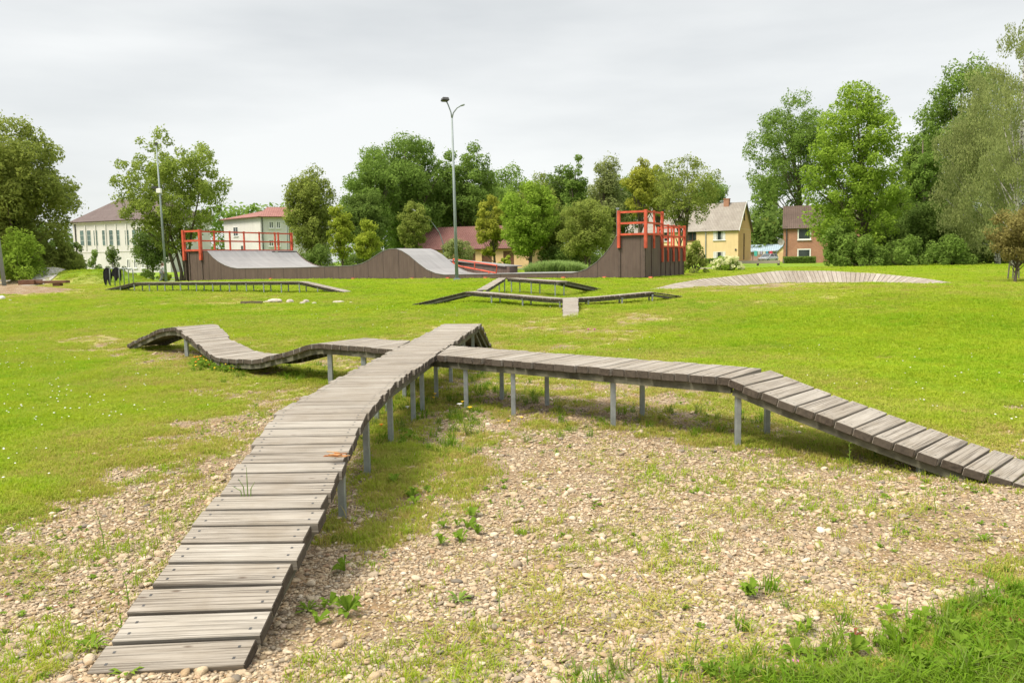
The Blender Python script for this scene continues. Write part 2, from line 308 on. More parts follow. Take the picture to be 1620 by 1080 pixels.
# ------------------------------------------------------------------ mesh builder
COL = sc.collection
class MB:
    def __init__(s): s.v = []; s.f = []; s.m = []; s.uv = []; s.r = []; s.n = 0
    def add(s, verts, faces, mat=0, uvs=None, rnd=None):
        verts = np.asarray(verts, float); r = random.random() if rnd is None else rnd
        s.v.append(verts); s.r.append(np.full(len(verts), r))
        for i, f in enumerate(faces):
            s.f.append([a+s.n for a in f]); s.m.append(mat[i] if isinstance(mat, (list, tuple)) else mat)
            if uvs is not None: s.uv.extend(uvs[i])
            else: s.uv.extend([(0, 0)]*len(f))
        s.n += len(verts); return s
    def box(s, c, size, rz=0, mat=0, tap=1.):
        x, y, z = np.array(size)/2; cr_, sr = math.cos(rz), math.sin(rz); P = []
        for dz in (-1, 1):
            k = 1 if dz < 0 else tap
            for dx, dy in ((-1, -1), (1, -1), (1, 1), (-1, 1)):
                a, b = dx*x*k, dy*y*k; P.append((c[0]+a*cr_-b*sr, c[1]+a*sr+b*cr_, c[2]+dz*z))
        return s.add(P, [(0, 3, 2, 1), (4, 5, 6, 7), (0, 1, 5, 4), (1, 2, 6, 5), (2, 3, 7, 6), (3, 0, 4, 7)], mat)
    def hexa(s, P, mat=0, uvs=None, rnd=None):   # P: 4 bottom (ccw), 4 top
        return s.add(P, [(0, 3, 2, 1), (4, 5, 6, 7), (0, 1, 5, 4), (1, 2, 6, 5), (2, 3, 7, 6), (3, 0, 4, 7)], mat, uvs, rnd)
    def bar(s, a, b, w, h=None, mat=0, up=(0, 0, 1)):
        a = np.array(a, float); b = np.array(b, float); h = w if h is None else h
        d = b-a; d /= (np.linalg.norm(d)+1e-9); up = np.array(up, float)
        if abs(d@up) > .95: up = np.array([0, 1., 0])
        sx = np.cross(d, up); sx /= np.linalg.norm(sx); uu = np.cross(sx, d)
        q = [(-sx*w-uu*h)/2, (sx*w-uu*h)/2, (sx*w+uu*h)/2, (-sx*w+uu*h)/2]
        P = [a+k for k in q]+[b+k for k in q]
        return s.add(P, [(3, 2, 1, 0), (4, 5, 6, 7), (0, 1, 5, 4), (1, 2, 6, 5), (2, 3, 7, 6), (3, 0, 4, 7)], mat)
    def tube(s, pts, rad, n=8, mat=0, cap=True):
        pts = [np.array(p, float) for p in pts]; rad = [rad]*len(pts) if np.isscalar(rad) else rad; V = []; prev = None
        for i, p in enumerate(pts):
            d = pts[min(i+1, len(pts)-1)]-pts[max(i-1, 0)]; d /= (np.linalg.norm(d)+1e-9)
            if prev is None: u = np.cross(d, [0, 0, 1.] if abs(d[2]) < .9 else [1., 0, 0])
            else: u = prev-d*(prev@d)
            u /= (np.linalg.norm(u)+1e-9); w = np.cross(d, u); prev = u
            for k in range(n):
                a = 2*PI*k/n; V.append(p+rad[i]*(u*math.cos(a)+w*math.sin(a)))
        F = []
        for i in range(len(pts)-1):
            for k in range(n):
                F.append((i*n+k, i*n+(k+1) % n, (i+1)*n+(k+1) % n, (i+1)*n+k))
        if cap: F.append(tuple(range(n))[::-1]); F.append(tuple((len(pts)-1)*n+k for k in range(n)))
        return s.add(V, F, mat)
    def ball(s, c, r, n=10, m=7, mat=0, jit=0.):
        r = np.array(r if not np.isscalar(r) else (r, r, r), float); V = [(c[0], c[1], c[2]-r[2])]
        for i in range(1, m):
            t = PI*i/m-PI/2
            for k in range(n):
                a = 2*PI*k/n; q = 1+random.uniform(-jit, jit)
                V.append((c[0]+r[0]*q*math.cos(t)*math.cos(a), c[1]+r[1]*q*math.cos(t)*math.sin(a), c[2]+r[2]*q*math.sin(t)))
        V.append((c[0], c[1], c[2]+r[2])); F = []
        for k in range(n): F.append((0, 1+(k+1) % n, 1+k))
        for i in range(m-2):
            for k in range(n): F.append((1+i*n+k, 1+i*n+(k+1) % n, 1+(i+1)*n+(k+1) % n, 1+(i+1)*n+k))
        b = 1+(m-2)*n
        for k in range(n): F.append((b+k, b+(k+1) % n, len(V)-1))
        return s.add(V, F, mat)
    def build(s, name, mats, parent=None, smooth=False, bevel=0, loc=None):
        if not isinstance(mats, (list, tuple)): mats = [mats]
        V = np.concatenate(s.v) if s.v else np.zeros((0, 3))
        off = np.zeros(3)
        if parent is not None:
            p = parent
            while p is not None: off += np.array(p.location); p = p.parent
        if loc is not None: off = off+np.array(loc)
        me = bpy.data.meshes.new(name); me.from_pydata((V-off).tolist(), [], s.f)
        for m in mats: me.materials.append(MATS[m] if isinstance(m, str) else m)
        me.polygons.foreach_set('material_index', s.m)
        uvl = me.uv_layers.new(name='UVMap'); uvl.data.foreach_set('uv', np.array(s.uv, float).ravel())
        at_ = me.attributes.new('rnd', 'FLOAT', 'POINT'); at_.data.foreach_set('value', np.concatenate(s.r))
        if smooth: me.polygons.foreach_set('use_smooth', [True]*len(me.polygons))
        me.update()
        o = bpy.data.objects.new(name, me); COL.objects.link(o)
        if parent is not None: o.parent = parent
        if loc is not None: o.location = loc
        if bevel:
            b = o.modifiers.new('bevel', 'BEVEL'); b.width = bevel; b.segments = 1; b.limit_method = 'ANGLE'; b.angle_limit = math.radians(50)
        return o
def tag(o, label=None, cat=None, group=None, kind=None):
    if label: o['label'] = label
    if cat: o['category'] = cat
    if group: o['group'] = group
    if kind: o['kind'] = kind
    return o
def thing(name, loc, label, cat, group=None):
    o = bpy.data.objects.new(name, None); COL.objects.link(o); o.location = tuple(float(a) for a in loc); o.empty_display_size = .2
    return tag(o, label, cat, group)
def raw_mesh(name, V, F, mats, rnd=None, parent=None, smooth=False):
    """V (n,3), F (m,k) numpy arrays"""
    me = bpy.data.meshes.new(name); n, k = len(F), F.shape[1]
    off = np.zeros(3)
    if parent is not None: off = np.array(parent.location)
    me.vertices.add(len(V)); me.vertices.foreach_set('co', (V-off).astype(np.float32).ravel())
    me.loops.add(n*k); me.loops.foreach_set('vertex_index', F.astype(np.int32).ravel())
    me.polygons.add(n); me.polygons.foreach_set('loop_start', np.arange(0, n*k, k, dtype=np.int32)); me.polygons.foreach_set('loop_total', np.full(n, k, np.int32))
    if smooth: me.polygons.foreach_set('use_smooth', np.ones(n, bool))
    for m in mats: me.materials.append(MATS[m] if isinstance(m, str) else m)
    me.update(calc_edges=True)
    if rnd is not None:
        a = me.attributes.new('rnd', 'FLOAT', 'POINT'); a.data.foreach_set('value', rnd.astype(np.float32))
    o = bpy.data.objects.new(name, me); COL.objects.link(o)
    if parent is not None: o.parent = parent
    return o

# ------------------------------------------------------------------ the ground sheet
def axis(lo, hi, dense_lo, dense_hi, step, grow=1.06):
    a = list(np.arange(dense_lo, dense_hi, step)); s_ = step; x = a[-1]
    while x < hi: s_ *= grow; x += s_; a.append(x)
    s_ = step; x = a[0]; b = []
    while x > lo: s_ *= grow; x -= s_; b.append(x)
    return np.array(b[::-1]+a)
gx = axis(-4000, 4000, -6, 6, .075, 1.045); gy = axis(-300, 6000, 2.3, 13, .075, 1.03)
XX, YY = np.meshgrid(gx, gy); ZZ = T(XX, YY); nx, ny = len(gx), len(gy)
ii = np.arange(nx*ny).reshape(ny, nx)
FF = np.stack([ii[:-1, :-1], ii[:-1, 1:], ii[1:, 1:], ii[1:, :-1]], -1).reshape(-1, 4)
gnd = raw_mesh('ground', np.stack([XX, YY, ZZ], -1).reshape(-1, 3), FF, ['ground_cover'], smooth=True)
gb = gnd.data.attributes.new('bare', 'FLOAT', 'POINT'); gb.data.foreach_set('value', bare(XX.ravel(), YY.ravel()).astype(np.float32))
tag(gnd, kind='structure')
def patch(name, poly_xy, mat, lift=.006, res=1.0):
    """a flat sheet following the ground, as a strip between two polylines"""
    (L, R) = poly_xy; V = []; F = []; n = len(L); k = 5
    for a, b in zip(L, R):
        for j in range(k):
            t = j/(k-1); x = a[0]*(1-t)+b[0]*t; y = a[1]*(1-t)+b[1]*t; V.append((x, y, float(T(x, y))+lift))
    for i in range(n-1):
        for j in range(k-1): F.append((i*k+j, i*k+j+1, (i+1)*k+j+1, (i+1)*k+j))
    o = raw_mesh(name, np.array(V), np.array(F), [mat], smooth=True); return tag(o, kind='structure')
def strip(name, pts, w, mat, lift=.03, n=40):
    pts = np.array(pts, float); t = np.linspace(0, len(pts)-1, n); P = np.stack([np.interp(t, range(len(pts)), pts[:, i]) for i in (0, 1)], -1)
    d = np.gradient(P, axis=0); d /= np.linalg.norm(d, axis=1)[:, None]; nn = np.stack([-d[:, 1], d[:, 0]], -1)*w/2
    return patch(name, (P-nn, P+nn), mat, lift)
strip('road', [(-120, 92), (-60, 94), (-20, 97), (20, 100)], 5, 'asphalt', .03)
strip('pavement', [(-120, 78), (-60, 80), (-34, 76), (-27, 82), (-22, 96)], 2.2, 'concrete', .04)
strip('path', [(14, 52), (24, 44), (36, 41), (60, 40)], 1.1, 'path_gravel', .02)
strip('pump_track', [tuple(pt(px, 440, Y)[:2]) for px, Y in ((48, 55.5), (64, 57), (76, 58.5), (86, 60.2), (92, 62))], 1.5, 'concrete', .05, 24)

# ------------------------------------------------------------------ wooden walkways
def clip_poly(P, a, n):              # keep points with (p-a).n >= 0 in plan; P list of (x,y,z,u,v)
    out_ = []
    for i in range(len(P)):
        p, q = P[i], P[(i+1) % len(P)]; dp = (p[0]-a[0])*n[0]+(p[1]-a[1])*n[1]; dq = (q[0]-a[0])*n[0]+(q[1]-a[1])*n[1]
        if dp >= 0: out_.append(p)
        if (dp >= 0) != (dq >= 0): t = dp/(dp-dq); out_.append(p+(q-p)*t)
    return out_
def deck(parent, L, R, Z, pitch=.135, gap=.012, thick=.06, clip=None, smooth_z=True, mats=('weathered_wood', 'wood_end_grain'), jit=.006, name='deck', stringer=True, sw=.05, sh=.07, bevel=.004, dropset=(), screws=False):
    mats = tuple(mats)+('dark_metal',)
    L = np.array(L, float); R = np.array(R, float); Z = np.array(Z, float)
    C = (L+R)/2; seg = np.hypot(np.hypot(*(np.diff(C, axis=0).T)), np.diff(Z)); s = np.r_[0, np.cumsum(seg)]
    def ev(A, t): return np.interp(t, s, A)
    fine = np.linspace(0, s[-1], 400); zf = ev(Z, fine)
    if smooth_z:
        k = max(3, int(smooth_z*400/s[-1]) if smooth_z is not True else int(.22*400/s[-1])) | 1
        pad = k//2; zp = np.r_[np.full(pad, zf[0])+np.arange(-pad, 0)*(zf[1]-zf[0]), zf, np.full(pad, zf[-1])+np.arange(1, pad+1)*(zf[-1]-zf[-2])]
        zf = np.convolve(zp, np.ones(k)/k, 'valid')
    def Lp(t): return np.array([ev(L[:, 0], t), ev(L[:, 1], t), np.interp(t, fine, zf)])
    def Rp(t): return np.array([ev(R[:, 0], t), ev(R[:, 1], t), np.interp(t, fine, zf)])
    mb = MB(); n = max(1, int(round(s[-1]/pitch))); pt_ = s[-1]/n
    for i in range(n):
        if i in dropset: continue
        a, b = i*pt_+gap/2, (i+1)*pt_-gap/2
        l0, r0, l1, r1 = Lp(a), Rp(a), Lp(b), Rp(b)
        w = (r0-l0); w /= np.linalg.norm(w); e0, e1 = random.uniform(-jit, jit)*2, random.uniform(-jit, jit)*2
        d = (l1+r1-l0-r0); d /= np.linalg.norm(d); up = np.cross(w, d); up = up*np.sign(up[2]); zj = random.uniform(-jit, jit)*.2; dj = random.uniform(-jit, jit)*.4
        ru, rv = random.random()*40, random.random()*40
        Q = [l0-w*e0+d*dj, r0+w*e1-d*dj, r1+w*e1-d*dj, l1-w*e0+d*dj]
        vx = np.cross(up, w); Q = [np.r_[q+up*zj, ru+w@q, rv+vx@q] for q in Q]
        if clip is not None:
            for (ca, cn) in clip: Q = clip_poly(Q, ca, cn) if len(Q) else Q
            if len(Q) < 3: continue
        m = len(Q); top = [q[:3] for q in Q]; bot = [q[:3]-up*thick for q in Q]; V = bot+top
        F = [tuple(range(m))[::-1], tuple(range(m, 2*m))]; M = [0, 0]
        U = [[(q[3], q[4]) for q in Q][::-1], [(q[3], q[4]) for q in Q]]
        for k in range(m):
            k2 = (k+1) % m; F.append((k, k2, m+k2, m+k)); e = Q[k2][:3]-Q[k][:3]; isend = abs(e@d) > abs(e@w); M.append(1 if isend else 0)
            U.append([(Q[k][3], Q[k][4]), (Q[k2][3], Q[k2][4]), (Q[k2][3], Q[k2][4]+thick), (Q[k][3], Q[k][4]+thick)])
        mb.add(V, F, M, U)
        if screws and m == 4:
            for f1 in (.09, .91):
                for f2 in (.28, .72):
                    c_ = (top[0]*(1-f1)+top[1]*f1)*(1-f2)+(top[3]*(1-f1)+top[2]*f1)*f2+up*.0012; q_ = .0055
                    mb.add([c_-w*q_-d*q_, c_+w*q_-d*q_, c_+w*q_+d*q_, c_-w*q_+d*q_], [(0, 1, 2, 3)], 2)
    dk = mb.build(name, list(mats), parent, bevel=bevel)
    if stringer:
        for side in (0, 1):
            st = MB(); t0 = .02; N = max(2, int(s[-1]/.25)); pr = None
            for j in range(N+1):
                t = t0+(s[-1]-2*t0)*j/N; l, r = Lp(t), Rp(t); w = (r-l)/np.linalg.norm(r-l); p = (l+w*.07) if side == 0 else (r-w*.07)
                p = p-np.array([0, 0, thick+sh/2+.002])
                if pr is not None:
                    ok = True
                    if clip is not None: ok = all(((p+pr)/2-np.r_[ca, 0])[:2]@np.array(cn) > 0 for ca, cn in clip)
                    if ok: st.bar(pr, p+(p-pr)*.01, sw, sh)
                pr = p
            if st.n: st.build('stringer', 'stringer_wood', parent)
    return Lp, Rp, s[-1], thick, sh
def post_at(parent, x, y, ztop, w=.06, sink=.15):
    zb = float(T(x, y)); 
    if ztop-zb < .06: return
    mb = MB(); mb.box((x, y, (ztop+zb-sink)/2), (w, w, ztop-zb+sink))
    # bolt plate at the head
    mb.box((x, y, ztop-.03), (w+.014, w+.014, .05))
    mb.build('post', 'galvanised', parent, bevel=.004)
def posts(parent, dk, ts, inset=.11, sides=(0, 1), w=.06):
    Lp, Rp, ln, th, sh = dk
    for t in ts:
        l, r = Lp(t), Rp(t); u = (r-l)/np.linalg.norm(r-l)
        for sd_ in sides:
            p = l+u*inset if sd_ == 0 else r-u*inset
            post_at(parent, p[0], p[1], p[2]-th-.01, w)

# --- the near crossing
wk = thing('wooden_walkway', (-.8, 9.7, 0), 'large weathered plank bike trail in the foreground, shaped like a cross with long ramps', 'wooden bike trail')
ML = [(-1.69, 3.06), (-1.60, 3.6), (-1.56, 4.2), (-1.63, 5.62), (-1.58, 6.9), (-1.56, 7.4), (-1.12, 13.5)]
MR = [(-1.07, 3.10), (-1.0, 3.6), (-.96, 4.2), (-1.0, 5.62), (-1.0, 6.9), (-.97, 7.4), (-.50, 13.4)]
MZ = [.02, .25, .40, .585, .575, .57, .57]
d1 = deck(wk, ML[:5], MR[:5], MZ[:5], .149, gap=.02, name='near_ramp_deck', jit=.008, screws=True)
d2 = deck(wk, ML[4:], MR[4:], MZ[4:], .13, gap=.015, name='platform_deck', jit=.010, smooth_z=False, screws=True)
d3 = deck(wk, [(-1.115, 13.52), (-1.0, 14.9)], [(-.495, 13.42), (-.38, 14.8)], [.56, .08], .135, name='far_ramp_deck', smooth_z=False, mats=('weathered_wood', 'wood_end_grain'))
posts(wk, d1, [2.1, 3.1], w=.046); posts(wk, d2, [.3, 1.35, 1.85, 2.75, 3.9, 5.2, 6.3], w=.046)
br = MB(); br.bar((-.62, 13.3, .45), (-.52, 14.0, float(T(-.5, 14))+.05), .05); br.bar((-1.05, 13.35, .45), (-.95, 14.05, .1), .05); br.build('brace', 'stringer_wood', wk)
# right branch: edges, clipped against the right edge of the main path
def side_n(a, b, inward):            # half plane: keep the side 'inward'
    a = np.array(a); b = np.array(b); d = b-a; n = np.array([-d[1], d[0]]); n /= np.linalg.norm(n)
    return (a+n*0, n if n@(np.array(inward)-a) > 0 else -n)
eR = side_n((-.975, 7.4), (-.49, 13.4), (5, 8)); eR = (eR[0]+eR[1]*.02, eR[1])
u = np.array([.79, -.61]); nrm = np.array([.61, .79])
def EL(s0, w): p = np.array([-.81, 8.97])+u*s0; return p, p+nrm*w
near = []; far = []
for s0, w in ((-1.2, .84), (0, .84), (1.2, .80), (2.4, .765), (3.37, .74)):
    a, b = EL(s0, w); near.append(a); far.append(b)
d4 = deck(wk, near, far, [.572]*5, .13, gap=.013, clip=[eR], name='right_branch_deck', thick=.068, jit=.012, smooth_z=False, screws=True)
near = [(1.82, 6.86), (2.12, 6.55), (2.45, 6.27), (2.77, 5.98), (3.12, 5.74), (3.42, 5.55), (3.56, 5.43)]; far = [(2.33, 7.40), (2.63, 7.10), (2.94, 6.80), (3.28, 6.50), (3.61, 6.24), (3.90, 6.03), (4.03, 5.92)]
d4b = deck(wk, near, far, [.57, .455, .34, .225, .11, .03, .0], .151, gap=.017, name='right_ramp_deck', thick=.062, jit=.012, smooth_z=False, screws=True)
posts(wk, d4, [1.5, 2.15, 3.35], inset=.1, w=.048); posts(wk, d4b, [.04, 1.55], inset=.1, w=.048)
# left branch
eL = side_n((-1.58, 6.9), (-1.12, 13.5), (-5, 9)); eL = (eL[0]+eL[1]*.02, eL[1])
nearL = [(-.75, 9.15), (-1.45, 9.70), (-2.58, 10.62), (-2.95, 10.95), (-3.68, 11.6), (-4.5, 12.4), (-5.2, 13.45), (-5.86, 14.3), (-6.35, 14.75), (-7.4, 15.7)]
farL = [(-.2, 9.9), (-1.0, 10.45), (-2.13, 11.28), (-2.5, 11.6), (-3.2, 12.25), (-4.05, 13.1), (-4.8, 14.0), (-5.38, 14.95), (-5.85, 15.35), (-7.0, 16.35)]
d5 = deck(wk, nearL, farL, [.57, .57, .57, .44, .24, .19, .32, .53, .47, .10], .14, clip=[eL], name='left_branch_deck', thick=.065, smooth_z=.45, jit=.014)
posts(wk, d5, [2.15, 1.5, 7.1], inset=.1)
# broken plank end on the near ramp
P0 = hz(541, 720, .5); sp = MB()
for k in range(14):
    a = P0+np.array([random.uniform(-.02, .05), random.uniform(-.035, .035), random.uniform(-.005, .012)])
    sp.bar(a, a+np.array([random.uniform(-.10, -.03), random.uniform(-.01, .01), random.uniform(-.004, .008)]), .006, .004, mat=k % 2)
o = sp.build('splinters', ['splinter', 'broken_wood'], wk); o['label'] = 'orange brown splintered wood at a broken plank end'

# --- middle low trail
def XY(px, py, z): return tuple(hz(px, py, z)[:2])
w3 = thing('wooden_walkway', tuple(hz(900, 473, .46)[:2])+(float(T(2, 23)),), 'low weathered plank trail on the lawn behind the near one, branching left and right', 'wooden bike trail')
jL, jR = hz(890, 473, .46), hz(915, 472, .46)
a0, a1 = hz(890, 507, .11), hz(915, 507, .11)
b_ = deck(w3, [a0[:2], jL[:2], jL[:2]+np.array([0, .75])], [a1[:2], jR[:2], jR[:2]+np.array([0, .75])], [.1, .46, .46], .14, name='near_ramp_deck', thick=.05, smooth_z=.3)
cl = [side_n(jL[:2]+[-.01, 0], jL[:2]+[-.01, 1], (-50, 20))]
crL = hz(737, 461, .62); dirL = crL[:2]-jL[:2]; dirL /= np.linalg.norm(dirL); nL = np.array([dirL[1], -dirL[0]]); nL *= np.sign(nL[1])
fL = hz(652, 481.5, .27)
nl = [jL[:2]-dirL*.3, jL[:2]+dirL*.5, crL[:2], fL[:2]]
d6 = deck(w3, nl, [q+nL*.5 for q in nl], [.46, .47, .62, .27], .15, clip=cl, name='left_branch_deck', thick=.06, smooth_z=False)
posts(w3, d6, [.45, 1.9, 3.2], inset=.06, w=.045)
cl = [side_n(jR[:2]+[.01, 0], jR[:2]+[.01, 1], (50, 20))]
crR = hz(1033, 462, .60); fR = hz(1092, 470.5, .33); dR = crR[:2]-jR[:2]; dR /= np.linalg.norm(dR); nR = np.array([-dR[1], dR[0]]); nR *= np.sign(nR[1])
nl = [jR[:2]-dR*.3, jR[:2]+dR*.5, crR[:2], fR[:2]]
d7 = deck(w3, nl, [q+nR*.5 for q in nl], [.46, .48, .60, .34], .15, clip=cl, name='right_branch_deck', thick=.06, smooth_z=False)
posts(w3, d7, [.6, 1.6, 2.5], inset=.06, w=.045)
# rear trail that rises behind it
w4 = thing('wooden_walkway', tuple(hz(790, 456, .35)[:2])+(.4,), 'short plank trail rising behind the branching one, in front of the skate ramp', 'wooden bike trail')
p0, p1 = hz(753, 458, .60), hz(771, 457, .60); q0, q1 = hz(788.5, 439, .93), hz(801, 439, .93)
d8 = deck(w4, [p0[:2], q0[:2]], [p1[:2], q1[:2]], [.58, .92], .15, name='near_ramp_deck', thick=.05, smooth_z=False)
r0_ = hz(801, 439.5, .93); r1_ = hz(879, 445, .84); r2_ = hz(938, 457, .44); dd = r1_[:2]-r0_[:2]; dd /= np.linalg.norm(dd); nn = np.array([-dd[1], dd[0]])
nl = [r0_[:2]+nn*0, r1_[:2], r2_[:2]]
d9 = deck(w4, nl, [q+nn*.5 for q in nl], [.92, .84, .42], .15, name='branch_deck', thick=.06, smooth_z=False)
posts(w4, d9, [.25, 1.55, 3.0], inset=.06, w=.042); posts(w4, d8, [d8[2]-.1], inset=.06, w=.045)
# --- long platform at left
w5 = thing('wooden_walkway', tuple(hz(340, 465, .4)[:2])+(.4,), 'long low straight plank platform on many thin legs, left in front of the skate ramp', 'wooden bike trail')
f0, c0, c1_, f1 = hz(163, 463, .44)[:2], hz(210, 447, .86)[:2], hz(474, 445.5, .86)[:2], hz(545, 467.3, .42)[:2]
dd = c1_-c0; dd /= np.linalg.norm(dd); nn = np.array([-dd[1], dd[0]])
f0 = c0-dd*1.7; f1 = c1_+dd*2.1
nl = [f0, c0, c1_, f1]
d10 = deck(w5, nl, [q+nn*.55 for q in nl], [float(T(*f0))+.06, .86, .86, float(T(*f1))+.06], .15, name='deck', thick=.06, smooth_z=False)
posts(w5, d10, np.linspace(1.75, d10[2]-2.2, 11), inset=.05, w=.042); posts(w5, d10, [.9, d10[2]-1.3], inset=.05, w=.042)
# --- wooden bank
bk = thing('banked_turn', (13.0, 33, .45), 'low curved bank of fanned grey planks on the right lawn', 'bank turn')
cx, cy, N = None, None, 66
mb = MB()
for i in range(N):
    t0, t1 = i/N, (i+.90)/N
    def edge(t):
        pxb = 1058+(1492-1058)*t; s_ = math.sin(PI*t)
        Y = 31.2+3.4*s_; bx = at(pxb, Y)[0]; zb = float(T(bx, Y))+.01
        hgt = .50*s_**1.0; spread = (t-.5)*-0.0
        dx, dy = math.cos(PI*(1-t)), math.sin(PI*t)
        b = np.array([bx*1.0-dx*.55*0, Y, zb]); tp = b+np.array([-dx*-.42*s_ if False else dx*abs(dx)*.85, dy*.5+.12, hgt])
        return b, tp
    b0, t_0 = edge(t0); b1, t_1 = edge(t1)
    th = np.array([0, .035, -.03]); Q = [b0+th, b1+th, t_1+th, t_0+th, b0, b1, t_1, t_0]
    ru = random.random()*30; uvq = [(ru, 0), (ru, t1-t0), (ru+.7, .12), (ru+.7, 0)]
    uvs = [[(ru, 0)]*4, [(ru, i*.3), (ru, i*.3+.13), (ru+.7, i*.3+.13), (ru+.7, i*.3)]]+[[(ru, 0)]*4]*4
    mb.add(Q, [(0, 3, 2, 1), (4, 5, 6, 7), (0, 1, 5, 4), (1, 2, 6, 5), (2, 3, 7, 6), (3, 0, 4, 7)], 0, uvs)
mb.build('deck', 'silver_wood', bk)
mb = MB(); pr = None
for i in range(N+1):
    b, tp = edge(min(i/N, 1)); q = (tp+np.array([0, .07, -.06]), np.array([tp[0], tp[1]+.12, b[2]-.1]))
    BV = (BV if i else [])+[q[0], q[1]]
mb.add(BV, [(2*i, 2*i+2, 2*i+3, 2*i+1) for i in range(N)])
mb.build('back_board', 'stringer_wood', bk)

# ------------------------------------------------------------------ skate ramp
A = np.array([-24., 61.]); B = np.array([7.06, 43.5]); e = (B-A)/np.linalg.norm(B-A); nb = np.array([-e[1], e[0]])
def onf(px, py, w=0.):               # point of the front plane (shifted back by w) seen at a pixel
    d = ray(px, py); Nn = nb; o_ = A+nb*w; t = ((o_-CAM[:2])@Nn)/(d[:2]@Nn); return CAM+d*t
ramp = thing('skate_ramp', (-8.5, 52.3, .4), 'long brown skate ramp with grey curved riding surfaces and orange railings', 'skate ramp')
prof = [(298, 397), (328, 397), (332, 401.5), (337, 407), (345, 413.5), (356, 419.5), (366, 423), (376, 424.5), (474, 423), (558, 420), (572, 417), (585, 410.5), (599, 401), (608, 396), (616, 393.6), (627, 393.3),
        (636, 396.7), (647, 403.6), (661, 415.5), (675, 426), (689, 432), (703, 434.4), (794, 433), (905, 431.4), (914, 430), (928, 425.5), (944, 414), (958, 400), (969, 385), (975, 373), (1020, 371.5)]
PF = [onf(*q) for q in prof]
def side_panels(P, parent, back=0., name='side_panel', zb=None, thick=.05, mat='brown_plywood'):
    mb = MB(); nrm3 = np.array([nb[0], nb[1], 0])
    for i in range(len(P)-1):
        a, b = P[i]+nrm3*back, P[i+1]+nrm3*back
        za = float(T(a[0], a[1]))-.03+.1; zb_ = float(T(b[0], b[1]))-.03+.1
        la, lb = (a[:2]-A)@e, (b[:2]-A)@e
        Q = [np.r_[a[:2], za], np.r_[b[:2], zb_], np.r_[b[:2], zb_]+nrm3*thick, np.r_[a[:2], za]+nrm3*thick, a, b, b+nrm3*thick, a+nrm3*thick]
        uv = [[(la, 0)]*4, [(la, 0)]*4, [(la, za), (lb, zb_), (lb, b[2]), (la, a[2])], [(lb, 0)]*4, [(lb, zb_), (la, za), (la, a[2]), (lb, b[2])], [(la, 0)]*4]
        mb.hexa(Q, 0, uv)
    return mb.build(name, mat, parent)
side_panels(PF, ramp)
def ride(P, parent, w0, w1, name='riding_surface', lift=.012):
    mb = MB(); n3 = np.array([nb[0], nb[1], 0]); acc = 0; V = []; F = []; U = []
    for i, p in enumerate(P):
        if i: acc += np.linalg.norm(P[i]-P[i-1])
        for w in (w0, w1): V.append(p+n3*w+[0, 0, lift])
        if i: F.append((2*i-2, 2*i, 2*i+1, 2*i-1)); U.append([(pa, w0), (acc, w0), (acc, w1), (pa, w1)])
        pa = acc
    mb.add(V, F, 0, U)
    # underside so the sheet has thickness
    V2 = [v-[0, 0, .03] for v in V]; mb.add(V2, [f[::-1] for f in F], 0, U)
    E = [];
    for i in range(len(P)-1):
        for k in (0, 1):
            mb.add([V[2*i+k], V[2*i+2+k], V2[2*i+2+k], V2[2*i+k]], [(0, 1, 2, 3)])
    return mb.build(name, 'grey_riding_surface', parent, smooth=False)
ride(PF[1:9], ramp, -.02, 6.2); ride(PF[1:9], ramp, 6.22, 9.0, lift=-.06); ride(PF[8:24], ramp, -.02, 3.7); ride(PF[23:30], ramp, -.02, 6.4 if False else 2.4)
ride(PF[0:2], ramp, -.02, 9.0, 'deck'); ride(PF[29:31], ramp, -.02, 2.4, 'deck')
side_panels(PF[:9], ramp, 8.95, 'back_panel'); side_panels(PF[8:24], ramp, 3.65, 'back_panel'); side_panels(PF[23:], ramp, 2.35, 'back_panel')
# lower quarter pipe behind the tall one
n3 = np.array([nb[0], nb[1], 0]); zl = 2.15
low = [];
for k in range(9):
    a = k/8*PI/2*.93; Rr = 2.0; low.append(np.r_[B-e*(1.5+Rr)+e*Rr*math.sin(a), .62+(zl-.62)*(1-math.cos(a))/(1-math.cos(PI/2*.93))])
low.append(np.r_[B, zl])
low = [np.r_[p[:2]+nb*2.45, p[2]] for p in low]
side_panels(low, ramp, 0); side_panels(low, ramp, 3.95, 'back_panel'); ride(low[:-1], ramp, 0, 4.0); ride(low[-2:], ramp, 0, 4.0, 'deck')
# end walls
def endwall(P, w0, w1, ztop, name='end_panel', out_=1):
    mb = MB(); a = np.r_[P+nb*w0, float(T(*P))+.07]; b = np.r_[P+nb*w1, float(T(*P))+.07]; x3 = np.array([e[0], e[1], 0])*.05*out_
    Q = [a, b, b+x3, a+x3]; Q = Q+[np.r_[q[:2], ztop] for q in Q]
    if out_ > 0: Q = [Q[i] for i in (3, 2, 1, 0, 7, 6, 5, 4)]
    uv = [[(0, 0)]*4, [(0, 0)]*4]+[[(w0, 0), (w1, 0), (w1, ztop), (w0, ztop)]]*4
    mb.hexa(Q, 0, uv); return mb.build(name, 'brown_plywood', ramp)
endwall(B, 0.0, 2.42, PF[-1][2]-.01); endwall(B, 2.45, 6.4, zl-.01); endwall(A-e*.0, 0, 9, PF[0][2]-.01, out_=-1)
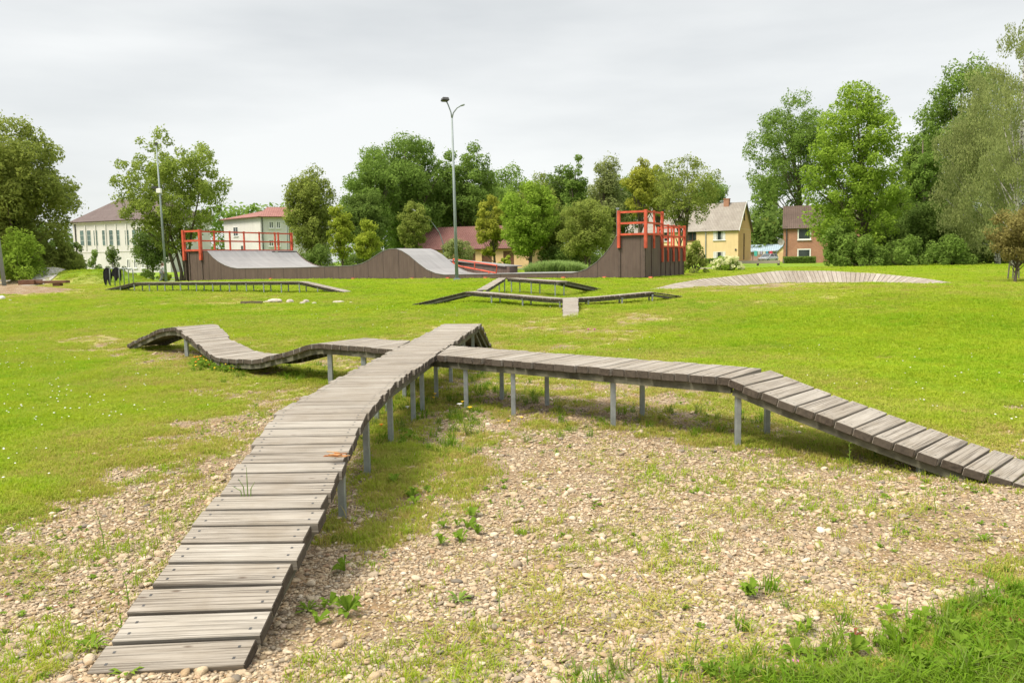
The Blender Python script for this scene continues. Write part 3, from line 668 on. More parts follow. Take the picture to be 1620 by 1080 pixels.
# vertical trim strips on the end panels and front
for w in (.9, 2.42, 3.2, 4.0, 4.8, 5.6, 6.38):
    tr = MB(); p = B+nb*w+e*.065; zt = PF[-1][2] if w < 2.5 else zl; tr.box((p[0], p[1], (zt+.45)/2+.03), (.07, .09, zt-.45-.1), math.atan2(e[1], e[0])); tr.build('trim', 'brown_trim', ramp)
for px in (980, 1019, 299, 319):
    tr = MB(); p = onf(px, 400); zt = PF[-1][2] if px > 900 else PF[0][2]; p = p-n3*.03; zb = float(T(p[0], p[1])); tr.box((p[0], p[1], (zt+zb)/2+.03), (.12, .05, zt-zb-.12), math.atan2(e[1], e[0])); tr.build('trim', 'brown_trim', ramp)
# coping pipes
cp = MB(); cp.tube([PF[1]+n3*-.02, PF[1]+n3*9], .03); cp.build('coping', 'coping_steel', ramp); cp = MB(); cp.tube([PF[29]-n3*.02, PF[29]+n3*2.4], .03); cp.build('coping', 'coping_steel', ramp)
ft = MB()
for px, py in ((653, 442), (710, 442), (769, 442), (892, 441), (957, 441), (1030, 440), (560, 443), (430, 443)):
    p = onf(px, py); p = p-n3*.05; zz = float(T(p[0], p[1])); q = MB(); q.box((p[0], p[1], zz+.04), (.28, .28, .16), math.atan2(e[1], e[0]), tap=.6); q.build('foot', 'orange_paint', ramp)
gp = MB(); gp_pts = [A+e*k for k in np.linspace(0, 35.6, 30)]  # dark sheet set back under the panels, stands in for shade in the base gap
for a, b in zip(gp_pts[:-1], gp_pts[1:]):
    za, zb = float(T(*a)), float(T(*b)); a = a+nb*.25; b = b+nb*.25
    gp.add([np.r_[a, za-.05], np.r_[b, zb-.05], np.r_[b, zb+.2], np.r_[a, za+.2]], [(0, 1, 2, 3)])
gp.build('base_gap_shade', 'dark_metal', ramp)
# railings: each run is a railing part; its posts are sub-parts
def railing(parent, P, Q, zb, zt, zpost, nposts, thick=.07, mids=1, ends=(True, True), ts=None, mat='orange_paint'):
    P = np.array(P, float); Q = np.array(Q, float); mb = MB()
    for k in range(mids+2):
        f = k/(mids+1); za = zb[0]+(zt[0]-zb[0])*f; z2 = zb[1]+(zt[1]-zb[1])*f
        mb.bar(np.r_[P, za], np.r_[Q, z2], thick*.75, thick*1.05)
    mb.bar(np.r_[P, zb[0]], np.r_[P, zt[0]], thick*.8); mb.bar(np.r_[Q, zb[1]], np.r_[Q, zt[1]], thick*.8)
    r = mb.build('railing', mat, parent)
    for t in (ts if ts is not None else np.linspace(0, 1, nposts)):
        p = P+(Q-P)*t; zp = zpost[0]+(zpost[1]-zpost[0])*t; zt_ = zt[0]+(zt[1]-zt[0])*t
        m = MB(); big = t in (0, 1); m.box((p[0], p[1], (zp+zt_)/2+.02), (thick*(1.5 if big else 1), thick*(1.5 if big else 1), zt_-zp+.04+thick), math.atan2(e[1], e[0]))
        m.build('post', mat, r)
Zd = PF[-1][2]; pL = onf(980, 372)[:2]-nb*.09; pR = B-nb*.09+e*.09
zt = Zd+1.22
railing(ramp, pL, pR, (Zd+.05, Zd+.05), (zt, zt), (Zd-.6, Zd-.6), 2, .10)
railing(ramp, pR, B+nb*2.42+e*.12, (Zd+.05, Zd+.05), (zt, zt), (Zd-.65, Zd-.65), 3, .09)
railing(ramp, B+nb*2.45+e*.12, B+nb*6.4+e*.12, (zl+.05, zl+.05), (zl+1.2, zl+1.2), (zl-.75, zl-.75), 5, .09)
railing(ramp, B+nb*6.45+e*.12, B+nb*6.45-e*1.5, (zl+.05, zl+.05), (zl+1.2, zl+1.2), (zl-.2, zl-.2), 3, .08)
0 and railing(ramp, B+nb*2.45-e*1.5, pL+nb*2.5, (Zd+.05, Zd+.05), (zt, zt), (zl+.3, zl+.3), 2, .07)
Zl = PF[0][2]; pa, pb = A-nb*.08, onf(319, 400)[:2]-nb*.08
railing(ramp, pa, pb, (Zl+.03, Zl+.03), (Zl+1.42, Zl+1.42), (Zl-.62, Zl-.62), 2, .13)
railing(ramp, pb, pb+nb*9.2, (Zl+.03, Zl+.03), (Zl+1.38, Zl+1.38), (Zl, Zl), 7, .10, ts=(.14, .30, .45, .62, .80, .84, 1))
0 and railing(ramp, pa, pa+nb*9.2, (Zl+.03, Zl+.03), (Zl+1.38, Zl+1.38), (Zl, Zl), 5, .08)
pp = MB(); p = onf(977, 375, .5); pp.tube([np.r_[p[:2], Zd-.3], np.r_[p[:2], Zd+1.45]], .05); pp.box((p[0], p[1], Zd+1.47), (.16, .16, .07)); o = pp.build('pole', 'galvanised', ramp)
# the low box with a grind rail behind the middle of the ramp
fb = thing('grind_box', tuple(pt(760, 432, 53)[:2])+(.5,), 'low brown box with an orange grind rail behind the middle of the skate ramp', 'skate obstacle')
q0, q1 = pt(704, 411.5, 56), pt(806, 422, 50); zb0 = .55; dv = np.array([.5, 1.1, 0])
mb = MB(); Q = [np.r_[q0[:2], zb0], np.r_[q1[:2], zb0], np.r_[q1[:2], zb0]+dv, np.r_[q0[:2], zb0]+dv, q0, q1, q1+dv, q0+dv]
mb.hexa(Q, 0, [[(0, 0)]*4]*2+[[(0, 0), (8, 0), (8, 1), (0, 1)]]*4); mb.build('side_panel', 'brown_plywood', fb)
mb = MB(); mb.bar(q0+[0, 0, .03]+dv*.5, q1+[0, 0, .03]+dv*.5, 1.3, .05); mb.build('box_top', 'grey_riding_surface', fb)
mb = MB(); r = [pt(717, 410, 52), pt(786, 420, 48.5), pt(785, 432, 48.5), pt(727, 421, 51.5), pt(717, 416, 52), pt(717, 410, 52)]
mb.tube(r, .045, 8); mb.tube([pt(751, 414.5, 50.2), pt(751, 427, 50.2)], .04, 6); mb.tube([pt(773.5, 430, 48.8), pt(773.5, 435, 48.8)], .04, 6)
mb.build('grind_rail', 'orange_paint', fb)
mb = MB(); mb.tube([pt(694, 410, 55), pt(701, 411, 55), pt(702, 416, 55)], .05, 6); mb.build('handrail', 'orange_paint', fb)

# ------------------------------------------------------------------ buildings
class Fac:
    """a vertical facade plane through two ground points; v runs back from it"""
    def __init__(s, a, b, thing_):
        s.a = np.array(a[:2], float); s.b = np.array(b[:2], float); s.L = np.linalg.norm(s.b-s.a); s.d = (s.b-s.a)/s.L; s.n = np.array([-s.d[1], s.d[0]]); s.t = thing_; s.z0 = float(thing_.location[2])
    def P(s, u_, v, z): q = s.a+s.d*u_+s.n*v; return np.array([q[0], q[1], s.z0+z])
    def hit(s, px, py):
        d = ray(px, py); t = ((s.a-CAM[:2])@s.n)/(d[:2]@s.n); p = CAM+d*t; return float((p[:2]-s.a)@s.d), float(p[2]-s.z0)
    def bx(s, mb, u0, u1, v0, v1, z0, z1, mat=0):
        Q = [s.P(u0, v0, z0), s.P(u1, v0, z0), s.P(u1, v1, z0), s.P(u0, v1, z0), s.P(u0, v0, z1), s.P(u1, v0, z1), s.P(u1, v1, z1), s.P(u0, v1, z1)]
        f = [(u0, z0), (u1, z0), (u1, z1), (u0, z1)]; g = [(v0, z0), (v1, z0), (v1, z1), (v0, z1)]; h = [(u0, v0), (u1, v0), (u1, v1), (u0, v1)]
        mb.hexa(Q, mat, [h, h, f, g, f[::-1], g]); return mb
    def window(s, u0, u1, z0, z1, glass='glass_dark', frame='white_frame', nm=1, nh=0, sill=True, curtain=False, fw=.07):
        fr = MB(); v = -.04
        for (a, b, c, d_) in ((u0, u1, z0, z0+fw), (u0, u1, z1-fw, z1), (u0, u0+fw, z0+fw, z1-fw), (u1-fw, u1, z0+fw, z1-fw)): s.bx(fr, a, b, v, .06, c, d_)
        for k in range(nm):
            c = u0+(u1-u0)*(k+1)/(nm+1); s.bx(fr, c-fw/2, c+fw/2, v+.01, .05, z0+fw, z1-fw)
        for k in range(nh):
            c = z0+(z1-z0)*(k+1)/(nh+1); s.bx(fr, u0+fw, u1-fw, v+.015, .045, c-fw/2, c+fw/2)
        o = fr.build('window', frame, s.t)
        g = MB(); s.bx(g, u0+.01, u1-.01, -.012, -.006, z0+.01, z1-.01); g.build('pane', glass, o)
        if sill: q = MB(); s.bx(q, u0-.08, u1+.08, -.14, -.003, z0-.07, z0-.004); q.build('sill', frame, o)
        if curtain:
            q = MB(); s.bx(q, u0+fw, u0+(u1-u0)*.28, -.018, -.014, z0+fw, z1-fw); s.bx(q, u1-(u1-u0)*.25, u1-fw, -.018, -.014, z0+fw, z1-fw); q.build('curtain', 'white_cloth', o)
        return o
    def wpx(s, x0, x1, y0, y1, **k):
        u0, z1 = s.hit(x0, (y0)); u1, z0 = s.hit(x1, y1); _, za = s.hit((x0+x1)/2, y0); _, zb = s.hit((x0+x1)/2, y1); return s.window(u0, u1, zb, za, **k)
def slope(mb, Pq, thick=.12, mat=0, udir=None):
    """roof slab: quad/tri in 3D with thickness, uv in metres"""
    Pq = [np.array(p, float) for p in Pq]; n = np.cross(Pq[1]-Pq[0], Pq[2]-Pq[0]); n /= np.linalg.norm(n)
    if n[2] < 0: n = -n
    ud = Pq[1]-Pq[0]; ud /= np.linalg.norm(ud); vd = np.cross(n, ud); m = len(Pq)
    V = [p for p in Pq]+[p-n*thick for p in Pq]; F = [tuple(range(m)), tuple(range(m, 2*m))[::-1]]; uv = [(p@ud, p@vd) for p in Pq]; U = [uv, uv[::-1]]
    for k in range(m): k2 = (k+1) % m; F.append((k, m+k, m+k2, k2)); U.append([(0, 0)]*4)
    mb.add(V, F, mat, U); return mb
def gable(s, mb, L, D, ze, zr, ov=.4, ovg=.3, u0=0.):
    f = s.P; k = (zr-ze)/(D/2); zo = ze-ov*k
    slope(mb, [f(u0-ovg, -ov, zo), f(L+ovg, -ov, zo), f(L+ovg, D/2, zr), f(u0-ovg, D/2, zr)]); slope(mb, [f(L+ovg, D+ov, zo), f(u0-ovg, D+ov, zo), f(u0-ovg, D/2, zr), f(L+ovg, D/2, zr)])
def hip(s, mb, L, D, ze, zr, ov=.5, inset=None, u0=0.):
    f = s.P; i = D/2 if inset is None else inset; a, b, c, d_ = f(u0-ov, -ov, ze), f(L+ov, -ov, ze), f(L+ov, D+ov, ze), f(u0-ov, D+ov, ze); r0, r1 = f(u0+i, D/2, zr), f(L-i, D/2, zr)
    slope(mb, [a, b, r1, r0]); slope(mb, [c, d_, r0, r1]); slope(mb, [b, c, r1]); slope(mb, [d_, a, r0])
def chimney(s, roof, u_, v, z0, z1, w=.7, mat='red_brick'):
    m = MB(); s.bx(m, u_-w/2, u_+w/2, v-w/2, v+w/2, z0, z1); s.bx(m, u_-w/2-.06, u_+w/2+.06, v-w/2-.06, v+w/2+.06, z1+.002, z1+.12); m.build('chimney', mat, roof)

# school
a = at(119, 140); dirS = np.array([.915, -.40]); Ls = 21.5
sch = thing('school_building', (a[0], a[1], a[2]), 'long cream two-storey building with brown hipped roof at far left', 'building')
fs = Fac(a, a[:2]+dirS*Ls, sch); ze = zat(119, 355, 140)-a[2]
mb = MB(); fs.bx(mb, 0, Ls, 0, 9, -1, ze); fs.bx(mb, -.06, Ls+.06, -.06, 9.06, ze*.42, ze*.42+.15); fs.bx(mb, -.25, Ls+.25, -.25, 9.25, ze+.002, ze+.3)
for uq in np.arange(3.0, Ls, 2.35): fs.bx(mb, uq-.12, uq+.12, -.12, -.002, ze*.47, ze*.97)
mb.build('wall', 'cream_stucco', sch)
mb = MB(); hip(fs, mb, Ls, 9, ze+.3, ze+4.1, .5, inset=5.5); mb.build('roof', 'brown_roof', sch)
for x0, x1 in ((127, 133), (138, 144), (148.5, 154.5), (162, 168), (173, 179), (183.5, 189.5), (198, 204), (209.5, 215.5), (220.5, 226.5)):
    sh = -.02*(x0-162)*1.0
    fs.wpx(x0-.9, x1+.9, 364+sh*.6, 388.5+sh*.3, glass='glass_teal', nm=0, nh=2, fw=.03, sill=False)
for x0, x1 in ((121, 125), (131, 137), (200, 206.5), (211, 217.5), (223, 229.5), (235, 241), (246, 252)):
    fs.wpx(x0, x1, 409.5, 424.5, nm=1, nh=0, fw=.13, frame='white_frame')
dp = MB()
for uq in (.6, 16.5): fs.bx(dp, uq, uq+.15, -.16, -.02, .1, ze)
dp.build('downpipe', 'dark_metal', sch)
# second cream building
a = at(357, 150); b = at(415, 141)
c2 = thing('apartment_building', (a[0], a[1], float(a[2])), 'cream building with pale red hipped roof behind the left orange railing', 'building')
f2 = Fac(a, b, c2); ze = zat(357, 348, 150)-a[2]; D2 = 14
mb = MB(); f2.bx(mb, 0, f2.L, 0, D2, -1, ze); mb.build('wall', 'cream_stucco', c2)
mb = MB(); hip(f2, mb, f2.L, D2, ze+.02, ze+2.0, .6, inset=f2.L/2-.4); mb.build('roof', 'red_roof', c2)
f2.wpx(369, 377, 359, 374, nm=1); f2.wpx(381, 389, 388, 398, nm=1)
c3 = Fac(b+np.array([.05, 0, 0]), b[:2]+np.array([9.5, 3.5]), c2); mb = MB(); c3.bx(mb, 0, c3.L, .0, 9, -1, ze-.03); mb.build('wall', 'cream_stucco', c2)
mb = MB(); hip(c3, mb, c3.L, 9, ze, ze+1.9, .6, inset=1.5); mb.build('roof', 'red_roof', c2)
for x0, x1 in ((425, 433), (437, 444)):
    c3.wpx(x0, x1, 350, 361.5, nm=1, fw=.12); c3.wpx(x0, x1, 378.5, 390, nm=1, fw=.12)
dp = MB(); c3.bx(dp, .15, .3, -.15, -.02, .1, ze); c3.bx(dp, 4.6, 4.7, -.15, -.02, .1, ze); dp.build('downpipe', 'dark_metal', c2)
# garage
a = at(642, 114); b = at(838, 108)
ga = thing('garage_block', (a[0], a[1], .45), 'low orange plastered garage row with wide red brown roof behind the trees', 'garage')
fg = Fac(a, b, ga); ze = zat(740, 394, 111)-.45; mb = MB(); Lg = fg.L
zw = ze
us = [(fg.hit(x0, 400)[0], fg.hit(x1, 400)[0]) for x0, x1 in ((700, 716), (733, 752), (762, 778), (796, 813))]
cur = 0
for u0, u1 in us: fg.bx(mb, cur, u0, 0, .3, -.5, zw); cur = u1
fg.bx(mb, cur, Lg, 0, .3, -.5, zw)
for u0, u1 in us: fg.bx(mb, u0, u1, 0, .3, zw-.35, zw)
fg.bx(mb, 0, .3, .302, 9, -.5, zw); fg.bx(mb, Lg-.3, Lg, .302, 9, -.5, zw); fg.bx(mb, .3, Lg-.3, 8.7, 9, -.5, zw); mb.build('wall', 'garage_plaster', ga)
for u0, u1 in us: q = MB(); fg.bx(q, u0, u1, .12, .2, -.3, zw-.352); q.build('door', 'brown_board', ga)
mb = MB(); hip(fg, mb, Lg, 9, zw, zw+3.2, .5, 1.9); mb.build('roof', 'garage_roof', ga)
# yellow house
a = at(985, 141.4); b = at(1167.5, 131.5)
yh = thing('house', (a[0], a[1], .42), 'two-storey yellow house with grey gable roof and brick chimneys', 'house')
fy = Fac(a, b, yh); ze = zat(1167.5, 361, 131.5)-.42; zr = zat(1178, 319.5, 135)-.42; Dy = 8.0
mb = MB(); fy.bx(mb, 0, fy.L, 0, Dy, -.5, ze); mb.build('wall', 'yellow_stucco', yh)
mb = MB(); L = fy.L
mb.add([fy.P(L, .0, ze), fy.P(L, Dy, ze), fy.P(L, Dy/2, zr-.15), fy.P(L-.2, 0, ze), fy.P(L-.2, Dy, ze), fy.P(L-.2, Dy/2, zr-.15)], [(0, 1, 2), (5, 4, 3), (0, 3, 4, 1)])
fy.bx(mb, L+.002, L+.02, 0, Dy, -.5, ze-.1); mb.build('gable_wall', 'peach_stucco', yh)
mb = MB(); gable(fy, mb, L, Dy, ze+.05, zr, .35, .25); rf = mb.build('roof', 'grey_slate', yh)
bb = MB(); k_ = (zr-ze)/(Dy/2)
bb.bar(fy.P(L+.27, -.4, ze-.4*k_), fy.P(L+.27, Dy/2, zr-.02), .05, .24); bb.build('bargeboard', 'white_frame', rf)
bb = MB(); bb.bar(fy.P(L+.27, Dy+.4, ze-.4*k_), fy.P(L+.27, Dy/2, zr-.02), .05, .24); bb.build('bargeboard', 'garage_roof', rf)
for px, py in ((1136.5, 316), (1027, 319), (1064, 322)):
    u_, _ = fy.hit(px, 330); chimney(fy, rf, u_*1.0+.3, Dy/2-.2, zr-.7, zr+.55, .85)
fy.wpx(1128.5, 1147.5, 364.5, 380, nm=2, curtain=True); fy.wpx(1128.5, 1147.5, 398, 412.5, nm=2, curtain=True); fy.wpx(1084, 1101.5, 366, 381, nm=2, frame='brown_board'); fy.wpx(1092, 1103, 399, 412, nm=1)
fy.wpx(1045, 1062, 367, 382, nm=2, curtain=True); fy.wpx(1000, 1018, 368, 383, nm=2, curtain=True)
dp = MB(); u_, _ = fy.hit(1116, 380); fy.bx(dp, u_, u_+.14, -.15, -.02, .2, ze); dp.build('downpipe', 'galvanised', yh)
vb = MB(); u_, z_ = fy.hit(1164, 395); fy.bx(vb, u_-.12, u_+.12, -.1, -.003, z_-.15, z_+.15); vb.build('meter_box', 'dark_metal', yh)
gy_ = Fac(fy.P(L+.021, 0, 0), fy.P(L+.021, Dy, 0), yh)
gy_.window(3.2, 3.75, ze-3.0, ze-.75, nm=0, frame='brown_board', fw=.1, sill=False); gy_.window(3.2, 3.75, .6, 2.6, nm=0, frame='brown_board', fw=.1, sill=False); gy_.window(3.35, 3.85, ze+1.3, ze+2.5, nm=0, frame='brown_board', fw=.1, sill=False)
# brick house
a = at(1239, 118); b = at(1465, 112)
bh = thing('house', (a[0], a[1], .42), 'two-storey red brick house with dark brown roof, partly hidden by trees', 'house')
fb_ = Fac(a, b, bh); ze = zat(1240, 359, 118)-.42; zr = zat(1245, 326, 121)-.42; Db = 7
mb = MB(); fb_.bx(mb, 0, fb_.L, 0, Db, -.5, ze)
mb.add([fb_.P(0.001, 0, ze), fb_.P(0.001, Db, ze), fb_.P(0.001, Db/2, zr-.1)], [(0, 1, 2)]); mb.build('wall', 'red_brick', bh)
mb = MB(); gable(fb_, mb, fb_.L, Db, ze+.05, zr, .35, .15); rf = mb.build('roof', 'dark_brown_roof', bh)
u_, _ = fb_.hit(1444, 325); chimney(fb_, rf, u_, Db/2, zr-.6, zr+1.0, 1.0)
fb_.wpx(1262, 1283, 360.5, 379.5, nm=0, fw=.16); fb_.wpx(1261.5, 1282.5, 393.5, 411.5, nm=0, fw=.16); fb_.wpx(1375, 1386, 357.5, 377, nm=0, fw=.16); fb_.wpx(1412, 1424, 357, 376, nm=0, fw=.16)
dp = MB(); fb_.bx(dp, .35, .5, -.15, -.02, .2, ze); dp.build('downpipe', 'dark_metal', bh)
p = fb_.P(-.35, -.1, 3.1); ds = thing('satellite_dish', p, 'round beige satellite dish on the left corner of the brick house', 'satellite dish')
mb = MB(); cxr = []
V = [np.array(p)]; nr = 16
for k in range(nr):
    a_ = 2*PI*k/nr; V.append(np.array(p)+[.48*math.cos(a_), -.14, .48*math.sin(a_)])
F = [(0, 1+k, 1+(k+1) % nr) for k in range(nr)]; mb.add(V, F); mb.add([v+[0, .03, 0] for v in V], [f[::-1] for f in F]); mb.build('dish', 'concrete', ds, smooth=True)
mb = MB(); mb.tube([np.array(p)+[0, .02, 0], np.array(p)+[.4, .1, -.1]], .03); mb.tube([np.array(p)+[0, -.14, -.45], np.array(p)+[0, -.5, -.05]], .015); mb.build('arm', 'galvanised', ds)
# shed between the houses
a = at(1187, 158); b = at(1238, 156)
shd = thing('shed', (a[0], a[1], .42), 'low outbuilding with pale blue metal roof between the yellow and brick houses', 'shed')
fh = Fac(a, b, shd); z1 = zat(1200, 398, 157)-.42; z2 = zat(1200, 387, 162)-.42
mb = MB(); fh.bx(mb, 0, fh.L, 0, 5, -.5, z1); mb.build('wall', 'pink_plaster', shd)
mb = MB(); slope(mb, [fh.P(-.5, -.4, z1), fh.P(fh.L+.3, -.4, z1+.15), fh.P(fh.L+.3, 5, z2), fh.P(-.5, 5, z2)], .12); mb.build('roof', 'pale_tin', shd)
fh.window(4.2, 5.4, .9, 1.8, nm=1)
a = at(1229.5, 146); b = at(1240, 145.5); an = thing('shed', (a[0], a[1], .42), 'small yellow lean-to against the left side of the brick house', 'shed')
fa = Fac(a, b, an); mb = MB(); zz = zat(1235, 396, 146)-.42
Q = [fa.P(0, 0, -.5), fa.P(fa.L, 0, -.5), fa.P(fa.L, 4, -.5), fa.P(0, 4, -.5), fa.P(0, 0, zz-.3), fa.P(fa.L, 0, zz+.9), fa.P(fa.L, 4, zz+.9), fa.P(0, 4, zz-.3)]; mb.hexa(Q); mb.build('wall', 'yellow_stucco', an)
mb = MB(); slope(mb, [fa.P(-.25, -.2, zz-.35), fa.P(fa.L+.1, -.2, zz+1.05), fa.P(fa.L+.1, 4.2, zz+1.05), fa.P(-.25, 4.2, zz-.35)], .1); mb.build('roof', 'pale_tin', an)
dr = MB(); fa.bx(dr, .3, 1.0, -.03, -.003, -.1, 1.7); dr.build('door', 'garage_plaster', an)

# washing line and car
pA, pB = at(1191, 150), at(1229, 149)
wl = thing('washing_line', tuple(pA), 'washing line strung between two posts in front of the shed', 'washing line')
mb = MB(); mb.tube([pA, pA+[0, 0, 2.1]], .05, 6); mb.build('post', 'dark_metal', wl); mb = MB(); mb.tube([pB, pB+[0, 0, 2.1]], .05, 6); mb.build('post', 'dark_metal', wl)
mb = MB(); mb.tube([pA+(pB-pA)*t+[0, 0, 2.05-.12*math.sin(PI*t)] for t in np.linspace(0, 1, 9)], .012, 4); mb.build('line', 'white_cloth', wl)
for x0, x1, h, m, lb in ((1193, 1198, .95, 'teal_cloth', 'teal towel at the left end of the washing line'), (1199, 1202, .7, 'white_cloth', 'narrow white garment left on the washing line, beside the teal towel'), (1203, 1206, .62, 'lilac_cloth', 'lilac garment on the washing line'),
                         (1207, 1211, .72, 'white_cloth', 'wide white garment in the middle of the washing line'), (1212, 1215, .66, 'blue_cloth', 'small blue garment on the washing line'), (1217, 1222, .68, 'red_cloth', 'red garment at the right end of the washing line')):
    t0, t1 = (x0-1191)/38, (x1-1191)/38; V = []; nn_ = 7
    for k in range(nn_):
        t = t0+(t1-t0)*k/(nn_-1); q = pA+(pB-pA)*t+[0, 0, 2.04-.12*math.sin(PI*t)]; wv = .05*math.sin(k*2.1)
        V += [q, q+[0, wv, -h*.5], q+[0, wv*1.6, -h+.03*math.sin(k*1.7)]]
    F = [(3*k+j, 3*k+j+1, 3*k+4+j, 3*k+3+j) for k in range(nn_-1) for j in (0, 1)]
    mb = MB(); mb.add(V, F); mb.add([np.array(v)+[0, .01, 0] for v in V], [f[::-1] for f in F])
    o = mb.build('garment' if 'towel' not in lb else 'towel', m, loc=tuple(V[0]), smooth=True); tag(o, lb, 'clothing' if 'towel' not in lb else 'towel', 'washing on the line')
def car(p, rz, label):
    c = thing('parked_car', p, label, 'car'); cs, sn = math.cos(rz), math.sin(rz)
    def w(x, y, z): return np.array([p[0]+x*cs-y*sn, p[1]+x*sn+y*cs, p[2]+z])
    # body loft, x = length (front +)
    sec = [(-2.1, .35, .80, .78), (-2.05, .28, .95, .84), (-1.4, .25, 1.0, .88), (-.2, .24, .98, .9), (1.0, .25, .93, .88), (1.75, .28, .82, .84), (2.1, .36, .65, .74)]
    mb = MB(); V = []
    for x, z0, z1, hw in sec:
        for y, z in ((-hw*.9, z0), (-hw, (z0+z1)/2), (-hw*.93, z1), (hw*.93, z1), (hw, (z0+z1)/2), (hw*.9, z0)): V.append(w(x, y, z))
    F = [(6*i+k, 6*i+6+k, 6*i+6+(k+1) % 6, 6*i+(k+1) % 6) for i in range(len(sec)-1) for k in range(6)]+[tuple(range(6)), tuple(36+k for k in range(6))[::-1]]
    mb.add(V, F); mb.build('body', 'car_silver', c, bevel=.03)
    def cab(s0, mat, name, off=0.):
        mb = MB(); V = []
        for x, z, hw in s0:
            for y in (-hw-off, hw+off): V.append(w(x, y, z+off*.0))
        mb.add(V, [(0, 1, 3, 2), (2, 3, 5, 4), (4, 5, 7, 6), (0, 2, 4, 6), (1, 7, 5, 3)]); return mb.build(name, mat, c)
    cab([(-1.95, .95, .80), (-1.6, 1.42, .64), (.15, 1.45, .64), (1.05, .92, .80)], 'glass_dark', 'windscreen')
    mb = MB(); mb.add([w(-1.55, -.62, 1.43), w(.12, -.62, 1.46), w(.12, .62, 1.46), w(-1.55, .62, 1.43), w(-1.65, -.66, 1.38), w(.22, -.66, 1.40), w(.22, .66, 1.40), w(-1.65, .66, 1.38)], [(0, 1, 2, 3), (0, 4, 5, 1), (1, 5, 6, 2), (2, 6, 7, 3), (3, 7, 4, 0)])
    for y in (-.70, .70):
        for (x0, z0, x1, z1) in ((-1.95, .95, -1.58, 1.41), (.2, 1.41, 1.05, .93), (-.75, .96, -.72, 1.43)): mb.bar(w(x0, y*(1.14 if z0 < 1 else .93), z0), w(x1, y*(1.14 if z1 < 1 else .93), z1), .06)
    mb.build('roof', 'car_silver', c)
    for x in (-1.3, 1.32):
        for y in (-.8, .8):
            mb = MB(); mb.tube([w(x, y-.1, .31), w(x, y+.1, .31)], .31, 16); wh = mb.build('wheel', 'tyre', c); mb = MB(); mb.tube([w(x, y-.11, .31), w(x, y+.11, .31)], .19, 12); mb.build('rim', 'rim', wh)
    for y in (-.62, .62):
        mb = MB(); mb.ball(w(1.98, y, .66), (.12, .16, .09)); mb.build('headlight', 'clear_glass', c); mb = MB(); mb.ball(w(-2.04, y, .82), (.07, .13, .12)); mb.build('tail_light', 'red_glass', c)
    mb = MB(); mb.bar(w(2.12, -.26, .45), w(2.12, .26, .45), .02, .11); mb.build('number_plate', 'plate_white', c)
    mb = MB(); mb.bar(w(2.06, -.4, .58), w(2.06, .4, .58), .05, .10); mb.build('grille', 'dark_metal', c)
    for y in (-.95, .95): mb = MB(); mb.ball(w(.75, y, 1.0), (.07, .1, .07)); mb.build('mirror', 'car_silver', c)
car(at(1215, 140), PI+.75, 'silver hatchback parked in front of the shed between the two houses')

# ------------------------------------------------------------------ foliage
def leaves(cent, rad, n, size, outward=.6, flat=1., shell=.55, droop=0.):
    """n leaf faces spread over clumps; cent (k,3), rad (k,)"""
    k = len(cent); w = rad**2; idx = rng.choice(k, n, p=w/w.sum()); d = rng.normal(size=(n, 3)); d /= np.linalg.norm(d, axis=1)[:, None]
    rr = rng.random(n)**(1/3)*(1-shell)+shell*(.8+.35*rng.random(n)); off = d*rr[:, None]*rad[idx][:, None]; off[:, 2] *= flat
    if droop: off[:, 2] -= droop*rng.random(n)*rad[idx]
    P = cent[idx]+off
    nr = d*outward+np.array([0, 0, .45])+rng.normal(size=(n, 3))*.55; nr /= np.linalg.norm(nr, axis=1)[:, None]
    t = np.cross(nr, rng.normal(size=(n, 3))); t /= np.linalg.norm(t, axis=1)[:, None]; b = np.cross(nr, t)
    s_ = size*(.5+1.1*rng.random(n)**1.6)[:, None]
    if droop: t = t*.3+np.array([0, 0, -1.]); t /= np.linalg.norm(t, axis=1)[:, None]; b = np.cross(nr, t)
    V = np.stack([P-t*s_*.6, P+b*s_*.34+t*s_*.0, P+t*s_*.6, P-b*s_*.34+nr*s_*.12], 1).reshape(-1, 3)
    F = np.arange(4*n).reshape(n, 4); r = np.repeat(np.clip(rng.random(n)*.5+rng.random(k)[idx]*.5, 0, 1), 4)
    return V, F, r
